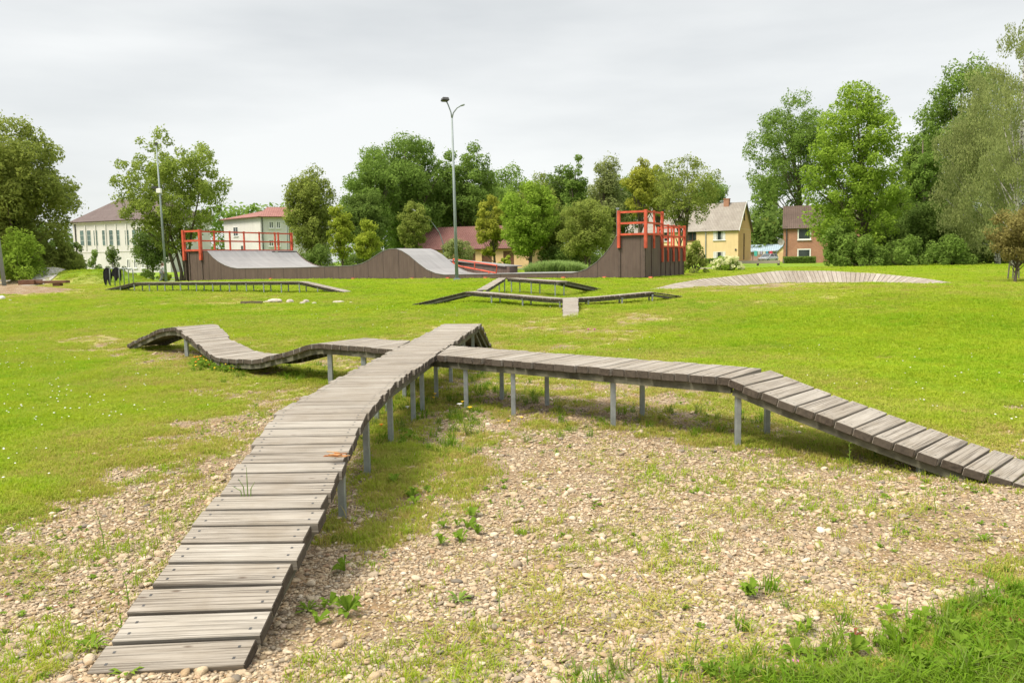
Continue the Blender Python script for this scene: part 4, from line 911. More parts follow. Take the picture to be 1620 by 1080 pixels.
def tree(px, Y, top, bot, hw, col, label, base_px=None, leaf=.22, n=9000, trunk_r=None, bark='grey_bark', k=60, shape='round', airy=0., name='deciduous_tree', group='trees around the park', lean=0., stems=1, droop=0., clump=.2):
    b = at(px if base_px is None else base_px, Y); c = at(px, Y); sc_ = Y/FPX; R = hw*sc_*1.12; n = int(n*1.15); k = int(k*1.4); z1 = zat(px, top, Y); z0 = max(zat(px, bot, Y), b[2]+.2); H = z1-b[2]; ch = (z1-z0)/2; cz = (z1+z0)/2
    o = thing(name, b, label, 'tree', group); R_ = trunk_r or max(.12, H*.02)
    cs = []; rs = []
    tries = 0
    while len(cs) < k and tries < 5000:
        tries += 1
        d = rng.normal(size=3); d /= np.linalg.norm(d); r = rng.random()**(.38)
        x, y, z = d*r; zz = z
        if shape == 'round': f = 1.
        elif shape == 'cone': f = .5+.55*(1-(z+1)/2)**.7
        elif shape == 'vase': f = .75+.3*((z+1)/2)
        elif shape == 'column': f = .85 if abs(z) < .7 else .7
        else: f = 1
        q = np.array([c[0]+x*R*f*.86+lean*R*z, c[1]+y*R*f*.86, cz+z*ch*.99]); cr_ = R*clump*(.65+.8*rng.random())*(1.15-.35*r)
        cs.append(q); rs.append(cr_)
    cs = np.array(cs); rs = np.array(rs)
    n = int(n*2.0); leaf *= .74; V, F, r = leaves(cs, rs, n, leaf, droop=droop, flat=.8 if not droop else 1.1)
    nb2 = n//4; d2 = rng.normal(size=(nb2, 3)); d2 /= np.linalg.norm(d2, axis=1)[:, None]; ci_ = rng.integers(0, len(cs), nb2); st_c = cs[ci_]+d2*(rs[ci_]*(.9+.45*rng.random(nb2)))[:, None]
    V2, F2, r2 = leaves(st_c, np.full(nb2, leaf*.8), nb2, leaf*.85, droop=droop); F = np.concatenate([F, F2+len(V)]); V = np.concatenate([V, V2]); r = np.r_[r, r2]
    # stray outer sprays make the outline uneven
    m = MB(); fork = b+np.array([0, 0, max(.18*H, min(.45*H, z0-b[2]+.12*(z1-z0)))]); fork[:2] += (c[:2]-b[:2])*.35
    for s_ in range(stems):
        a0 = b+np.array([(s_-(stems-1)/2)*R_*1.8, 0, -.3]); top_ = np.array([c[0]+(s_-(stems-1)/2)*R*.3+lean*R*.5, c[1], b[2]+H*(.86 if stems == 1 else .7)])
        pts = [a0+(top_-a0)*t+np.array([math.sin(t*5+s_)*R*.035, math.cos(t*4)*R*.03, 0])*(t > 0) for t in (0, .12, .3, .5, .75, 1)]
        m.tube(pts, [R_*1.3, R_, R_*.85, R_*.65, R_*.4, R_*.12], 8)
    order = rng.permutation(len(cs))[:min(len(cs), 26)]
    for i in order:
        q = cs[i]; t = np.clip((q[2]-b[2])/H*.62, .15, .8); s_ = random.randrange(stems)
        a0 = b+np.array([(s_-(stems-1)/2)*R_*1.8, 0, -.3]); top_ = np.array([c[0]+(s_-(stems-1)/2)*R*.3+lean*R*.5, c[1], b[2]+H*(.86 if stems == 1 else .7)])
        st = a0+(top_-a0)*t+np.array([math.sin(t*5+s_)*R*.035, math.cos(t*4)*R*.03, 0]); mid = (st+q)/2+np.array([0, 0, -.06*R]); rr = R_*(.45-.3*t)
        m.tube([st, mid, q], [rr, rr*.6, rr*.15], 5, cap=False)
    m.build('trunk', bark, o, smooth=True)
    raw_mesh('crown', V, F, [LEAF[col]], r, o)
    return o
def bush(px, Y, top, bot, hw, col, label, n=2500, leaf=.16, k=26, name='bush', group='shrubs and bushes', loc=None, cat='bush', zsquash=1.):
    c = at(px, Y) if loc is None else np.array(loc); sc_ = Y/FPX; R = hw*sc_; z1 = zat(px, top, Y); z0 = min(zat(px, bot, Y), c[2]+.3) if bot else c[2]; z0 = max(z0, c[2]); Hh = max(.2, z1-z0)
    cs = []; rs = []
    for _ in range(k):
        a_ = rng.random()*2*PI; r = rng.random()**.5; z = rng.random()
        f = max(.35, 1-z**2*.6); lum = 1+.28*math.sin(a_*3+c[0])+.2*(rng.random()-.5); cs.append([c[0]+math.cos(a_)*r*R*f*.95, c[1]+math.sin(a_)*r*R*f*.7, z0+z*Hh*.9*min(1.1, lum)]); rs.append(min(R, Hh)*(.14+.2*rng.random()))
    n = int(n*1.4); leaf *= .85; V, F, r = leaves(np.array(cs), np.array(rs), n, leaf); V[:, 2] = np.maximum(V[:, 2], c[2]-.05)
    m = MB()
    for i in range(7): m.tube([c+[0, 0, -.1], (c+np.array(cs[i]))/2, cs[i]], [.05, .03, .01], 5, cap=False)
    o = thing(name, c, label, cat, group); m.build('stems', 'grey_bark', o); raw_mesh('foliage', V, F, [LEAF[col]], r, o); return o
TREES = [
 # px, Y, top, bottom, half width, colour, label, extras
 (25, 62, 190, 415, 102, 'olive', 'huge olive green tree filling the far left edge', dict(n=26000, leaf=.24, k=130, clump=.17, trunk_r=.45)),
 (-60, 70, 210, 420, 90, 'olive', 'big tree cut off by the left edge of the picture', dict(n=9000, leaf=.3, k=60)),
 (277, 74, 207, 398, 94, 'maple', 'airy leafy tree with several stems in front of the cream building', dict(n=11500, leaf=.24, k=150, clump=.10, stems=4, shape='vase', base_px=287, trunk_r=.15)),
 (240, 84, 355, 425, 30, 'dark', 'small dark tree against the cream wall beside the left lamp post', dict(n=4500, leaf=.2, k=34, clump=.3)),
 (497, 92, 265, 412, 44, 'olive', 'tall oval olive tree right of the cream building with red roof', dict(n=13000, leaf=.26, k=90, shape='column', clump=.24)),
 (541, 80, 318, 412, 22, 'lime', 'thin yellow green tree left of the ramp hump', dict(n=4500, leaf=.2, k=40, clump=.25, trunk_r=.1)),
 (583, 78, 350, 412, 20, 'lime', 'small bright yellow green tree above the rising part of the ramp', dict(n=3600, leaf=.2, k=30, clump=.28, trunk_r=.1)),
 (592, 112, 236, 405, 42, 'green', 'tall light olive topped tree behind the two thin ones', dict(n=10000, leaf=.3, k=70, clump=.25)),
 (648, 120, 206, 400, 68, 'oak', 'largest dark green tree in the middle, left of the tall lamp', dict(n=20000, leaf=.36, k=120, clump=.19, trunk_r=.6)),
 (738, 124, 229, 395, 52, 'oak', 'dark green tree directly behind the tall lamp post', dict(n=14000, leaf=.36, k=90, clump=.2)),
 (575, 104, 300, 410, 36, 'dark', 'low dark tree between the olive oval tree and the garage', dict(n=7000, leaf=.3, k=50, clump=.28)),
 (656, 95.5, 318, 400, 25, 'olive', 'greyish olive tree with drooping crown in front of the left of the garage roof', dict(n=5500, leaf=.22, k=44, clump=.25)),
 (722, 94, 374, 420, 26, 'birch', 'low sparse tree in front of the garage wall', dict(n=2600, leaf=.2, k=34, clump=.2, trunk_r=.08)),
 (810, 150, 258, 390, 40, 'green', 'far green tree rising behind the garage roof', dict(n=7000, leaf=.4, k=50, clump=.26)),
 (776, 88, 310, 405, 26, 'yellow', 'yellow olive tree in front of the garage', dict(n=5000, leaf=.22, k=50, clump=.2, trunk_r=.13, base_px=783)),
 (838, 84, 288, 408, 44, 'bright', 'bright fresh green tree right of the garage', dict(n=12000, leaf=.24, k=80, clump=.23)),
 (884, 140, 262, 395, 40, 'dark', 'far dark tree between the bright green tree and the tall thin one', dict(n=7000, leaf=.4, k=50, clump=.26)),
 (912, 104, 240, 400, 22, 'oak', 'tall thin tree with sparse top in the middle right', dict(n=4600, leaf=.28, k=48, clump=.3, shape='column')),
 (958, 118, 245, 400, 38, 'birch', 'tall pointed pale green tree behind the ramp', dict(n=9000, leaf=.3, k=70, clump=.24, shape='cone')),
 (928, 80, 318, 412, 44, 'olive', 'spreading olive tree left of the high end of the ramp', dict(n=10000, leaf=.22, k=80, clump=.2, stems=2)),
 (874, 86, 330, 415, 26, 'olive', 'low rounded olive tree above the ornamental grass', dict(n=4600, leaf=.22, k=40, clump=.27)),
 (1015, 100, 248, 345, 30, 'yellow', 'yellowish tree above the orange railing', dict(n=5000, leaf=.26, k=50, clump=.22, base_px=1008)),
 (1085, 92, 248, 358, 62, 'olive', 'airy tree with crooked bare trunk in front of the yellow house', dict(n=6000, leaf=.22, k=130, clump=.11, base_px=1075, trunk_r=.22, stems=2, shape='vase')),
 (1120, 180, 282, 350, 28, 'oak', 'far dark green tree top behind the yellow house roof', dict(n=3500, leaf=.5, k=34, clump=.3)),
 (1213, 190, 262, 400, 26, 'green', 'hazy green tree mass behind the gap between the houses', dict(n=5000, leaf=.5, k=44, clump=.32)),
 (1205, 175, 345, 405, 26, 'olive', 'low brownish green tree above the pale blue shed roof', dict(n=3500, leaf=.4, k=34, clump=.32)),
 (1246, 128, 150, 325, 70, 'oak', 'big dark oak left of the light green tree, rising behind the brick house', dict(n=13000, leaf=.34, k=110, clump=.16, trunk_r=.4, base_px=1275)),
 (1352, 76, 120, 412, 92, 'bright', 'tall light green tree in front of the brick house', dict(n=17000, leaf=.26, k=210, clump=.115, trunk_r=.33, base_px=1366, shape='cone')),
 (1455, 112, 240, 415, 50, 'birch', 'pale drooping tree behind the right hand hedge', dict(n=8000, leaf=.28, k=60, clump=.24, droop=.5)),
 (1512, 100, 95, 405, 76, 'oak', 'tall dark green oak behind the birch at right', dict(n=18000, leaf=.34, k=120, clump=.18, trunk_r=.5, base_px=1530)),
 (1546, 72, 108, 410, 68, 'birch', 'drooping birch left of the white trunked one at the right edge', dict(n=20000, leaf=.2, k=120, clump=.18, bark='birch_bark', droop=1.1, trunk_r=.11, stems=2, base_px=1580)),
 (1608, 60, 12, 400, 60, 'birch', 'tallest white trunked birch at the right edge', dict(n=12000, leaf=.17, k=120, clump=.15, bark='birch_bark', droop=1.2, trunk_r=.2, base_px=1604)),
 (1418, 104, 296, 415, 46, 'dark', 'dark rounded tree behind the thicket, right of the light green tree', dict(n=7000, leaf=.3, k=60, clump=.26)),
 (1488, 98, 285, 415, 44, 'dark', 'dark rounded tree behind the thicket, below the oak', dict(n=7000, leaf=.3, k=60, clump=.26)),
 (1322, 96, 300, 415, 24, 'green', 'leafy tree covering the right windows of the brick house', dict(n=5000, leaf=.24, k=44, clump=.27)),
 (1455, 96, 190, 330, 30, 'oak', 'narrow dark green tree top left of the oak', dict(n=5000, leaf=.3, k=44, clump=.28)),
 (705, 130, 262, 400, 40, 'dark', 'shaded dark tree between the largest tree and the one behind the lamp', dict(n=7000, leaf=.36, k=50, clump=.28)),
 (790, 132, 285, 400, 36, 'oak', 'dark tree filling the gap left of the bright green tree', dict(n=6000, leaf=.36, k=44, clump=.28)),
 (985, 122, 272, 400, 34, 'green', 'leafy tree between the pointed pale tree and the yellowish one', dict(n=6000, leaf=.3, k=50, clump=.27)),
 (850, 128, 275, 395, 34, 'olive', 'olive tree top showing above the bright green tree', dict(n=5000, leaf=.3, k=44, clump=.27)),
 (1040, 116, 262, 350, 30, 'olive', 'olive tree top behind the orange railing and yellow house chimney', dict(n=4500, leaf=.3, k=44, clump=.25)),
]
for t in TREES:
    kw = dict(t[7]); tree(*t[:7], **kw)
# small staked tree
b = at(1608, 33); st_ = tree(1612, 33, 330, 414, 44, 'russet', 'small russet leaved tree with stakes at the right edge', base_px=1607, n=6000, leaf=.10, k=60, clump=.22, trunk_r=.06)
tree(1690, 33, 330, 414, 30, 'russet', 'second small russet tree just beyond the right edge', n=1200, leaf=.12, k=20, clump=.3, trunk_r=.06) if False else None
sk = thing('tree_stakes', tuple(b), 'three wooden stakes propping the small russet tree at right', 'tree stakes')
for px_, px2 in ((1594, 1599), (1602, 1605), (1612, 1612)):
    g0 = G(px_, 442); mb = MB(); mb.tube([g0-[0, 0, .1], np.array([at(px2, g0[1])[0], g0[1], zat(px2, 404, g0[1])])], .03, 7); mb.build('stake', 'stringer_wood', sk)
BUSH = [
 (28, 58, 368, 436, 44, 'bright', 'bright green bush at the foot of the huge left tree', dict(n=7000, leaf=.16, k=60)),
 (88, 62, 372, 432, 40, 'olive', 'olive bush between the bright bush and the grassy mound', dict(n=6000, leaf=.17, k=50)),
 (150, 92, 395, 428, 14, 'green', 'small round clipped bush in front of the cream building', dict(n=2500, leaf=.13, k=24)),
 (180, 93, 392, 428, 18, 'dark', 'wider loose bush right of the round clipped one', dict(n=3000, leaf=.15, k=28)),
 (118, 80, 385, 430, 22, 'dark', 'dark bush left of the round clipped one', dict(n=3000, leaf=.18, k=28)),
 (228, 76, 428, 440, 22, 'green', 'low clipped green shrub right of the grassy mound', dict(n=1800, leaf=.12, k=20)),
 (258, 74, 430, 443, 14, 'lime', 'yellow green flowering shrub beside the walking woman', dict(n=1500, leaf=.12, k=18)),
 (799, 72, 405, 428, 13, 'lime', 'bright yellow green shrub at the end of the brown box', dict(n=1500, leaf=.16, k=18)),
 (1098, 54, 385, 435, 22, 'olive', 'loose tall shrub right of the high end of the ramp', dict(n=4000, leaf=.11, k=40)),
 (1330, 74, 352, 418, 34, 'green', 'leafy undergrowth beneath the light green tree', dict(n=8000, leaf=.2, k=60)),
 (1393, 84, 330, 418, 52, 'dark', 'dark thick bush in the middle of the right hand thicket', dict(n=10000, leaf=.24, k=70)),
 (1470, 80, 325, 418, 54, 'dark', 'dark thick bush in the thicket under the birch', dict(n=10000, leaf=.24, k=70)),
 (1545, 78, 315, 418, 56, 'dark', 'dark thick bush at the right end of the thicket', dict(n=10000, leaf=.24, k=70)),
 (1362, 72, 376, 419, 38, 'green', 'low light green shrub at the front edge of the thicket', dict(n=4200, leaf=.17, k=40)),
 (1425, 72, 378, 419, 44, 'green', 'second low green shrub at the front of the thicket, under the brick house chimney', dict(n=4600, leaf=.17, k=40)),
 (1500, 71, 380, 419, 46, 'green', 'third low green shrub at the front of the thicket, left of the birch trunks', dict(n=4600, leaf=.17, k=40)),
 (1620, 74, 340, 418, 50, 'olive', 'olive thicket at the right edge behind the staked tree', dict(n=6000, leaf=.2, k=60)),
 (590, 84, 392, 420, 60, 'dark', 'low dark undergrowth behind the ramp hump', dict(n=5000, leaf=.2, k=40)),
 (500, 86, 392, 424, 44, 'dark', 'low dark undergrowth under the oval olive tree', dict(n=4000, leaf=.2, k=40)),
 (900, 84, 388, 420, 60, 'dark', 'dark undergrowth behind the ornamental grass', dict(n=6000, leaf=.2, k=50)),
 (1000, 90, 380, 420, 60, 'dark', 'dark undergrowth behind the high end of the ramp', dict(n=5000, leaf=.2, k=50)),
]
for t in BUSH: bush(*t[:7], **t[7])
# distant woodland, one mass
def wood(name, x0, x1, Y, top, k, col, n, leaf):
    cs = []; rs = []
    for i in range(k):
        px = x0+(x1-x0)*(i+.5)/k+random.uniform(-8, 8); tp = top+random.uniform(-6, 10); z1 = zat(px, tp, Y); c = at(px, Y+random.uniform(-8, 8)); R = random.uniform(3, 5)
        for z in np.arange(c[2]+1, z1-R*.5, R*.9): cs.append([c[0]+random.uniform(-2, 2), c[1], z]); rs.append(R*random.uniform(.7, 1.1))
        cs.append([c[0], c[1], z1-R*.7]); rs.append(R*.75)
    V, F, r = leaves(np.array(cs), np.array(rs), n, leaf); o = raw_mesh(name, V, F, [LEAF[col]], r); return tag(o, kind='stuff')
tag(wood('distant_woods', 345, 470, 230, 326, 16, 'oak', 7000, .9), 'far line of green trees behind the cream building', 'woods')
tag(wood('distant_woods', 560, 1060, 170, 292, 44, 'green', 30000, .6), 'dark wood behind the garage and the skate ramp', 'woods')
tag(wood('distant_woods', 1190, 1660, 170, 330, 40, 'dark', 18000, .8), 'dark wood behind the brick house', 'woods')
tag(wood('distant_woods', -200, 120, 150, 360, 24, 'dark', 8000, .8), 'dark wood behind the left edge trees', 'woods')
# hedges
def hedge(px0, px1, Y, h, d, label, col='green', n=4500):
    a, b = at(px0, Y), at(px1, Y); P = rng.random((n, 3)); L_ = np.linalg.norm(b-a); f = rng.integers(0, 4, n)
    P[:, 1] = np.where(f < 2, 0.02*rng.random(n), P[:, 1]); P[:, 2] = np.where(f == 2, 1-.04*rng.random(n), P[:, 2])
    X = a+np.outer(P[:, 0], (b-a)); X[:, 1] += P[:, 1]*d; X[:, 2] += P[:, 2]*h+rng.normal(size=n)*.03
    V, F, r = leaves(X, np.full(n, .08), n, .13); o = thing('hedge', a, label, 'hedge'); raw_mesh('foliage', V, F, [LEAF[col]], r, o)
    m = MB(); m.bar(a+[0, d/2, h*.45], b+[0, d/2, h*.45], d*.8, h*.8); m.build('stems', 'stringer_wood', o); return o
hedge(1241, 1291, 112, .85, .8, 'neatly clipped low hedge in front of the brick house'); hedge(1110, 1165, 124, .75, .7, 'low hedge in front of the yellow house', n=3500)
# ornamental grass clump
def blades_obj(name, px0, px1, Y, h, n, col, label, cat, depth=1.2):
    a, b = at(px0, Y), at(px1, Y); t = rng.random(n); X = a+np.outer(t, b-a); X[:, 1] += rng.random(n)*depth; X[:, 2] = T(X[:, 0], X[:, 1]); hh = h*(.6+.5*rng.random(n))*(1-.35*np.abs(2*t-1)**3)
    an = rng.random(n)*2*PI; ln = hh*(.25+.45*rng.random(n)); dx = np.stack([np.cos(an), np.sin(an), 0*an], -1); w = .02+.012*rng.random(n); sd_ = np.stack([-np.sin(an), np.cos(an), 0*an], -1)*w[:, None]
    up = np.array([0, 0, 1.]); m = X+dx*(ln*.3)[:, None]+up*(hh*.65)[:, None]; tp = X+dx*ln[:, None]+up*(hh*.92)[:, None]
    V = np.stack([X-sd_, X+sd_, m+sd_*.8, m-sd_*.8, m+sd_*.8, m-sd_*.8, tp-sd_*.1, tp+sd_*.1], 1); V = np.stack([V[:, 0], V[:, 1], V[:, 2], V[:, 3], V[:, 5], V[:, 4], V[:, 7], V[:, 6]], 1).reshape(-1, 3)
    F = np.concatenate([np.arange(8*n).reshape(n, 8)[:, :4], np.arange(8*n).reshape(n, 8)[:, 4:]]); o = raw_mesh(name, V, F, [LEAF[col]], np.repeat(rng.random(n), 8)); o.location = (0, 0, 0); return tag(o, label, cat)
blades_obj('ornamental_grass', 832, 928, 56, 1.05, 5000, 'reed', 'wide clump of tall ornamental grass behind the ramp', 'grass clump', 2.)
# hydrangea with cream flower heads
hy = bush(1150, 62, 408, 436, 30, 'bright', 'low shrub covered in cream blossom, right of the high end of the ramp', n=2600, leaf=.12, k=30, name='flowering_shrub', group='shrubs and bushes')
c = np.array(hy.location); cs = []
for i in range(70):
    a_ = rng.random()*2*PI; r = rng.random()**.5; z = rng.random(); f = math.sqrt(1-.8*z*z); cs.append([c[0]+math.cos(a_)*r*1.35*f, c[1]-.15+math.sin(a_)*r*.9*f-.1, c[2]+.25+z*.85])
V, F, r = leaves(np.array(cs), np.full(70, .13), 3000, .085); raw_mesh('blossom', V, F, [LEAF['cream']], r, hy)

# ------------------------------------------------------------------ lamps and other small things
def lamp_main():
    b = G(723, 443.5); Y = b[1]; o = thing('street_lamp', b, 'tall grey lamp post with two curved arms in the centre', 'street lamp'); top = pt(714.5, 185, Y); top[0:2] = (b[:2]+top[:2])/2
    top = pt(715, 187, Y)
    m = MB(); m.tube([b-[0, 0, .2], top], [.10, .05], 12); m.build('pole', 'lamp_grey', o, smooth=True)
    m = MB(); m.box(b+[0, 0, .03], (.42, .42, .1)); m.box(b+[0, 0, .1], (.3, .3, .05)); m.build('base_plate', 'lamp_grey', o)
    m = MB(); m.tube([top-[0, 0, .05], pt(713.5, 178, Y), pt(709, 166, Y), pt(705.5, 159, Y)], .035, 8); m.build('arm', 'lamp_grey', o, smooth=True)
    m = MB(); m.tube([top-[0, 0, .05], pt(717, 179, Y), pt(723, 171, Y), pt(729, 167.5, Y)], .035, 8); m.build('arm', 'lamp_grey', o, smooth=True)
    q = pt(704, 157, Y); m = MB(); m.box(q, (.42, .5, .16), .3, tap=.75); m.box(q+[0, 0, -.1], (.34, .4, .05), .3); m.build('floodlight', 'dark_metal', o, bevel=.02)
    q = pt(729, 167.5, Y); r = pt(735, 165.5, Y); m = MB(); m.bar(q, r, .2, .07); m.build('lamp_head', 'lamp_grey', o, bevel=.02); return o
lamp_main()
b = G(262, 446.5); b = at(262, 58); Y = 58; o = thing('street_lamp', b, 'plain grey lamp post with a small box halfway up, in front of the airy tree', 'street lamp'); top = pt(247, 228, Y)
m = MB(); m.tube([b-[0, 0, .2], top], [.085, .045], 10); m.build('pole', 'lamp_grey', o, smooth=True)
m = MB(); q = pt(251.5, 302, Y); m.box(q, (.32, .25, .32)); m.build('junction_box', 'white_frame', o, bevel=.02)
m = MB(); q = pt(246, 296.5, Y); m.tube([pt(251, 299, Y), q], .03, 6); m.box(pt(245, 297, Y), (.4, .3, .14), .2); m.build('floodlight', 'dark_metal', o)
m = MB(); m.box(top+[0, 0, .03], (.18, .18, .12)); m.build('cap', 'dark_metal', o)
b = at(5, 52); o = thing('street_lamp', b, 'pale grey post cut by the left edge of the picture', 'street lamp'); m = MB(); m.tube([b-[0, 0, .2], pt(-9, 330, 52), pt(-26, 215, 52)], [.13, .09, .06], 10); m.build('pole', 'lamp_grey', o, smooth=True)
m = MB(); m.tube([pt(-26, 215, 52), pt(-33, 206, 52)], .04); m.box(pt(-37, 205, 52), (.6, .3, .12)); m.build('lamp_head', 'lamp_grey', o)
b = at(455, 106); o = thing('street_lamp', b, 'far street lamp between the cream building with red roof and the oval tree', 'street lamp'); m = MB(); m.tube([b, pt(454, 352, 106)], [.1, .07], 8); m.build('pole', 'lamp_grey', o); m = MB(); m.bar(pt(456, 351, 106), pt(447, 351, 106), .25, .14); m.build('lamp_head', 'lamp_grey', o)
b = at(702, 96.5); o = thing('street_lamp', b, 'street lamp with a long curved pale arm among the drooping olive tree', 'street lamp')
m = MB(); m.tube([b, pt(701, 385, 96.5), pt(695, 368, 96.5), pt(682, 350, 96), pt(668, 340, 95.5), pt(656, 334, 95)], [.08, .06, .05, .045, .04, .035], 8); m.build('pole', 'lamp_grey', o, smooth=True); m = MB(); m.bar(pt(658, 334, 95), pt(649, 329, 95), .2, .1); m.build('lamp_head', 'white_frame', o)

# bike rack with dark cloths
rk = thing('bike_rack', G(190, 450), 'row of grey metal hoops beside the grassy mound', 'bike rack')
hp = []
for i, (x0, x1) in enumerate(((166, 172.5), (173, 180), (180.5, 188), (188, 195), (195, 202.5), (202.5, 209.5))):
    Y = 44.5-i*.55; a = at(x0, Y); b = at(x1, Y); zt = max(a[2], b[2])+.98; m = MB()
    m.tube([a-[0, 0, .1], np.r_[a[:2], zt-.08], np.r_[a[:2]+(b-a)[:2]*.15, zt], np.r_[a[:2]+(b-a)[:2]*.85, zt], np.r_[b[:2], zt-.08], b-[0, 0, .1]], .028, 7); m.build('hoop', 'galvanised', rk, smooth=True); hp.append((a, b, zt))
for (i, t, w, h, lb) in ((0, .5, .34, .86, 'left of two black garments hung on the bike rack'), (2, .45, .36, .66, 'right of two black garments hung on the bike rack')):
    a, b, zt = hp[i]; c = a+(b-a)*t; V = []; nn_ = 9
    for k in range(nn_):
        x = (k/(nn_-1)-.5)*w
        for j, z in enumerate((0, .3, .62, 1)):
            V.append([c[0]+x*(1+.25*math.sin(z*3)), c[1]-.06-.02*math.sin(k*1.9+z*2), zt+.05-z*h*(.9+(.22*math.sin(k*1.3+i*2)) if z == 1 else 1)-(.12*abs(x/w*2)**2 if j == 0 else 0)])
    F = [(4*k+j, 4*k+j+1, 4*k+5+j, 4*k+4+j) for k in range(nn_-1) for j in range(3)]; m = MB(); m.add(V, F); m.add([np.array(v)+[0, .12, 0] for v in V], [f[::-1] for f in F]); m.add([V[4*k] for k in range(nn_)]+[np.array(V[4*k])+[0, .12, 0] for k in range(nn_)], [(k, k+1, nn_+k+1, nn_+k) for k in range(nn_-1)])
    o = m.build('jacket', 'black_cloth', loc=tuple(c), smooth=True); tag(o, lb, 'jacket')

# brown wooden box and beam
p = G(48, 452); bx_ = thing('wooden_box', p, 'dark brown board box with a long beam beside the sand heap at left', 'jump box')
def pbox(x0, x1, y0, y1, Y, d, mat, name):
    m = MB(); a, b = pt(x0, y1, Y), pt(x1, y1, Y); zt = zat((x0+x1)/2, y0, Y); zb = zat((x0+x1)/2, y1, Y); m.hexa([np.r_[a[:2], zb], np.r_[b[:2], zb], np.r_[b[:2]+[0, d], zb], np.r_[a[:2]+[0, d], zb], np.r_[a[:2], zt], np.r_[b[:2], zt], np.r_[b[:2]+[0, d], zt], np.r_[a[:2]+[0, d], zt]]); return m.build(name, mat, bx_, bevel=.01)
pbox(28.5, 54, 443, 450.5, 42, .8, 'brown_board', 'box'); pbox(54.2, 104.5, 444, 448, 42.1, .4, 'brown_board', 'beam'); pbox(83, 95, 448.1, 452.5, 42.15, .3, 'brown_board', 'leg')
# low timber rail on the grass in front of the yellow house
a, b = at(1165, 96), at(1234, 94); o = thing('timber_rail', a, 'low grey timber rail lying along the grass in front of the houses', 'rail')
m = MB(); m.bar(a+[0, 0, .38], b+[0, 0, .38], .3, .34); m.build('beam', 'silver_wood', o)
for t in (.03, .5, .97): q = a+(b-a)*t; m = MB(); m.box(q+[0, 0, .08], (.2, .25, .3)); m.build('leg', 'stringer_wood', o)
a, b = at(1108, 70), at(1160, 68); o = thing('timber_rail', a, 'low grey timber kerb beside the cream blossom shrub', 'rail'); m = MB(); m.bar(a+[0, 0, .08], b+[0, 0, .08], .25, .2); m.build('beam', 'silver_wood', o)

# stones
ST = [(435, 475.5, 20, 5.5, 'long flat pale boulder in the row of stones on the left lawn'), (459, 476.5, 10, 5.5, 'rounded pale boulder second from left in the row of stones'), (484, 476.5, 9, 5, 'third boulder of the row, upper one of the close pair'), (478, 479.5, 8, 4, 'lower stone of the close pair in the row'),
      (497, 480, 7, 4, 'small stone just right of the close pair'), (535, 477.5, 18, 3.5, 'flat reddish stone slab at the right end of the row'), (421, 477.5, 8, 2.5, 'small half buried stone at the left of the long flat boulder'),
      (3, 471, 9, 6, 'white rock cut by the left edge'), (16, 475, 4, 2.2, 'small tan stone right of the white rock'), (556, 478.5, 6, 2.5, 'small stone at the far right end of the row')]
for px, py, w, h, lb in ST:
    g = G(px, py+h*.5); Y = g[1]; sc_ = Y/FPX; m = MB(); m.ball((g[0], g[1], g[2]+h*sc_*.3), (w*sc_/1.7, w*sc_/2.2, h*sc_*.8), 14, 9, jit=.09); o = m.build('stone', 'white_rock' if px < 10 else 'rough_stone', smooth=True, loc=tuple(g)); tag(o, lb, 'stone', 'stones on the lawn')
g = G(398, 481); m = MB(); m.bar(g+[-.35, 0, .05], g+[.35, .03, .05], .14, .09); o = m.build('timber_log', 'damp_wood', loc=tuple(g)); tag(o, 'short dark timber lying on the lawn left of the row of stones', 'log')

# person walking
def skin_chain(name, V, E, R, mat, parent, sub=1, root=0):
    me = bpy.data.meshes.new(name); off = np.array(parent.location) if parent else np.zeros(3); me.from_pydata([tuple(np.array(v)-off) for v in V], E, []); o = bpy.data.objects.new(name, me); COL.objects.link(o)
    if parent: o.parent = parent
    md = o.modifiers.new('skin', 'SKIN'); 
    if not me.skin_vertices: bpy.context.view_layer.objects.active = o
    for i, r in enumerate(R): me.skin_vertices[0].data[i].radius = (r, r) if np.isscalar(r) else r
    me.skin_vertices[0].data[root].use_root = True; md.use_smooth_shade = True
    sb = o.modifiers.new('sub', 'SUBSURF'); sb.levels = sb.render_levels = sub; me.materials.append(MATS[mat]); return o
b = at(257, 68); H = 1.66; Pn = thing('person', b, 'person in a white top and grey trousers walking past the left lamp post', 'person')
s_ = H/1.7
def q(x, y, z): return b+np.array([x, y, z])*s_
J = dict(pel=q(0, 0, .93), wa=q(.01, 0, 1.08), ch=q(.0, 0, 1.28), nk=q(.01, 0, 1.45), h0=q(.02, 0, 1.53), h1=q(.03, 0, 1.62), lh=q(-.02, .1, .90), lk=q(.18, .11, .5), la=q(.14, .11, .08), lt=q(.30, .11, .03), rh=q(-.02, -.1, .90), rk=q(-.06, -.1, .5), ra=q(-.30, -.1, .10), rt=q(-.18, -.1, .03),
         ls=q(.0, .18, 1.38), le=q(-.10, .22, 1.12), lw=q(.05, .2, .92), rs=q(.0, -.18, 1.38), re=q(-.06, -.23, 1.1), rw=q(.14, -.2, .98))
K = list(J); V = [J[k] for k in K]; E = [(K.index(a), K.index(b_)) for a, b_ in (('pel', 'wa'), ('wa', 'ch'), ('ch', 'nk'), ('nk', 'h0'), ('h0', 'h1'), ('pel', 'lh'), ('lh', 'lk'), ('lk', 'la'), ('la', 'lt'), ('pel', 'rh'), ('rh', 'rk'), ('rk', 'ra'), ('ra', 'rt'), ('ch', 'ls'), ('ls', 'le'), ('le', 'lw'), ('ch', 'rs'), ('rs', 're'), ('re', 'rw'))]
Rr = [.13, .12, .13, .055, .085, .075, .09, .06, .04, .035, .09, .06, .04, .035, .05, .04, .03, .05, .04, .03]
skin_chain('person_body', V, E, Rr, 'skin', Pn, 1)
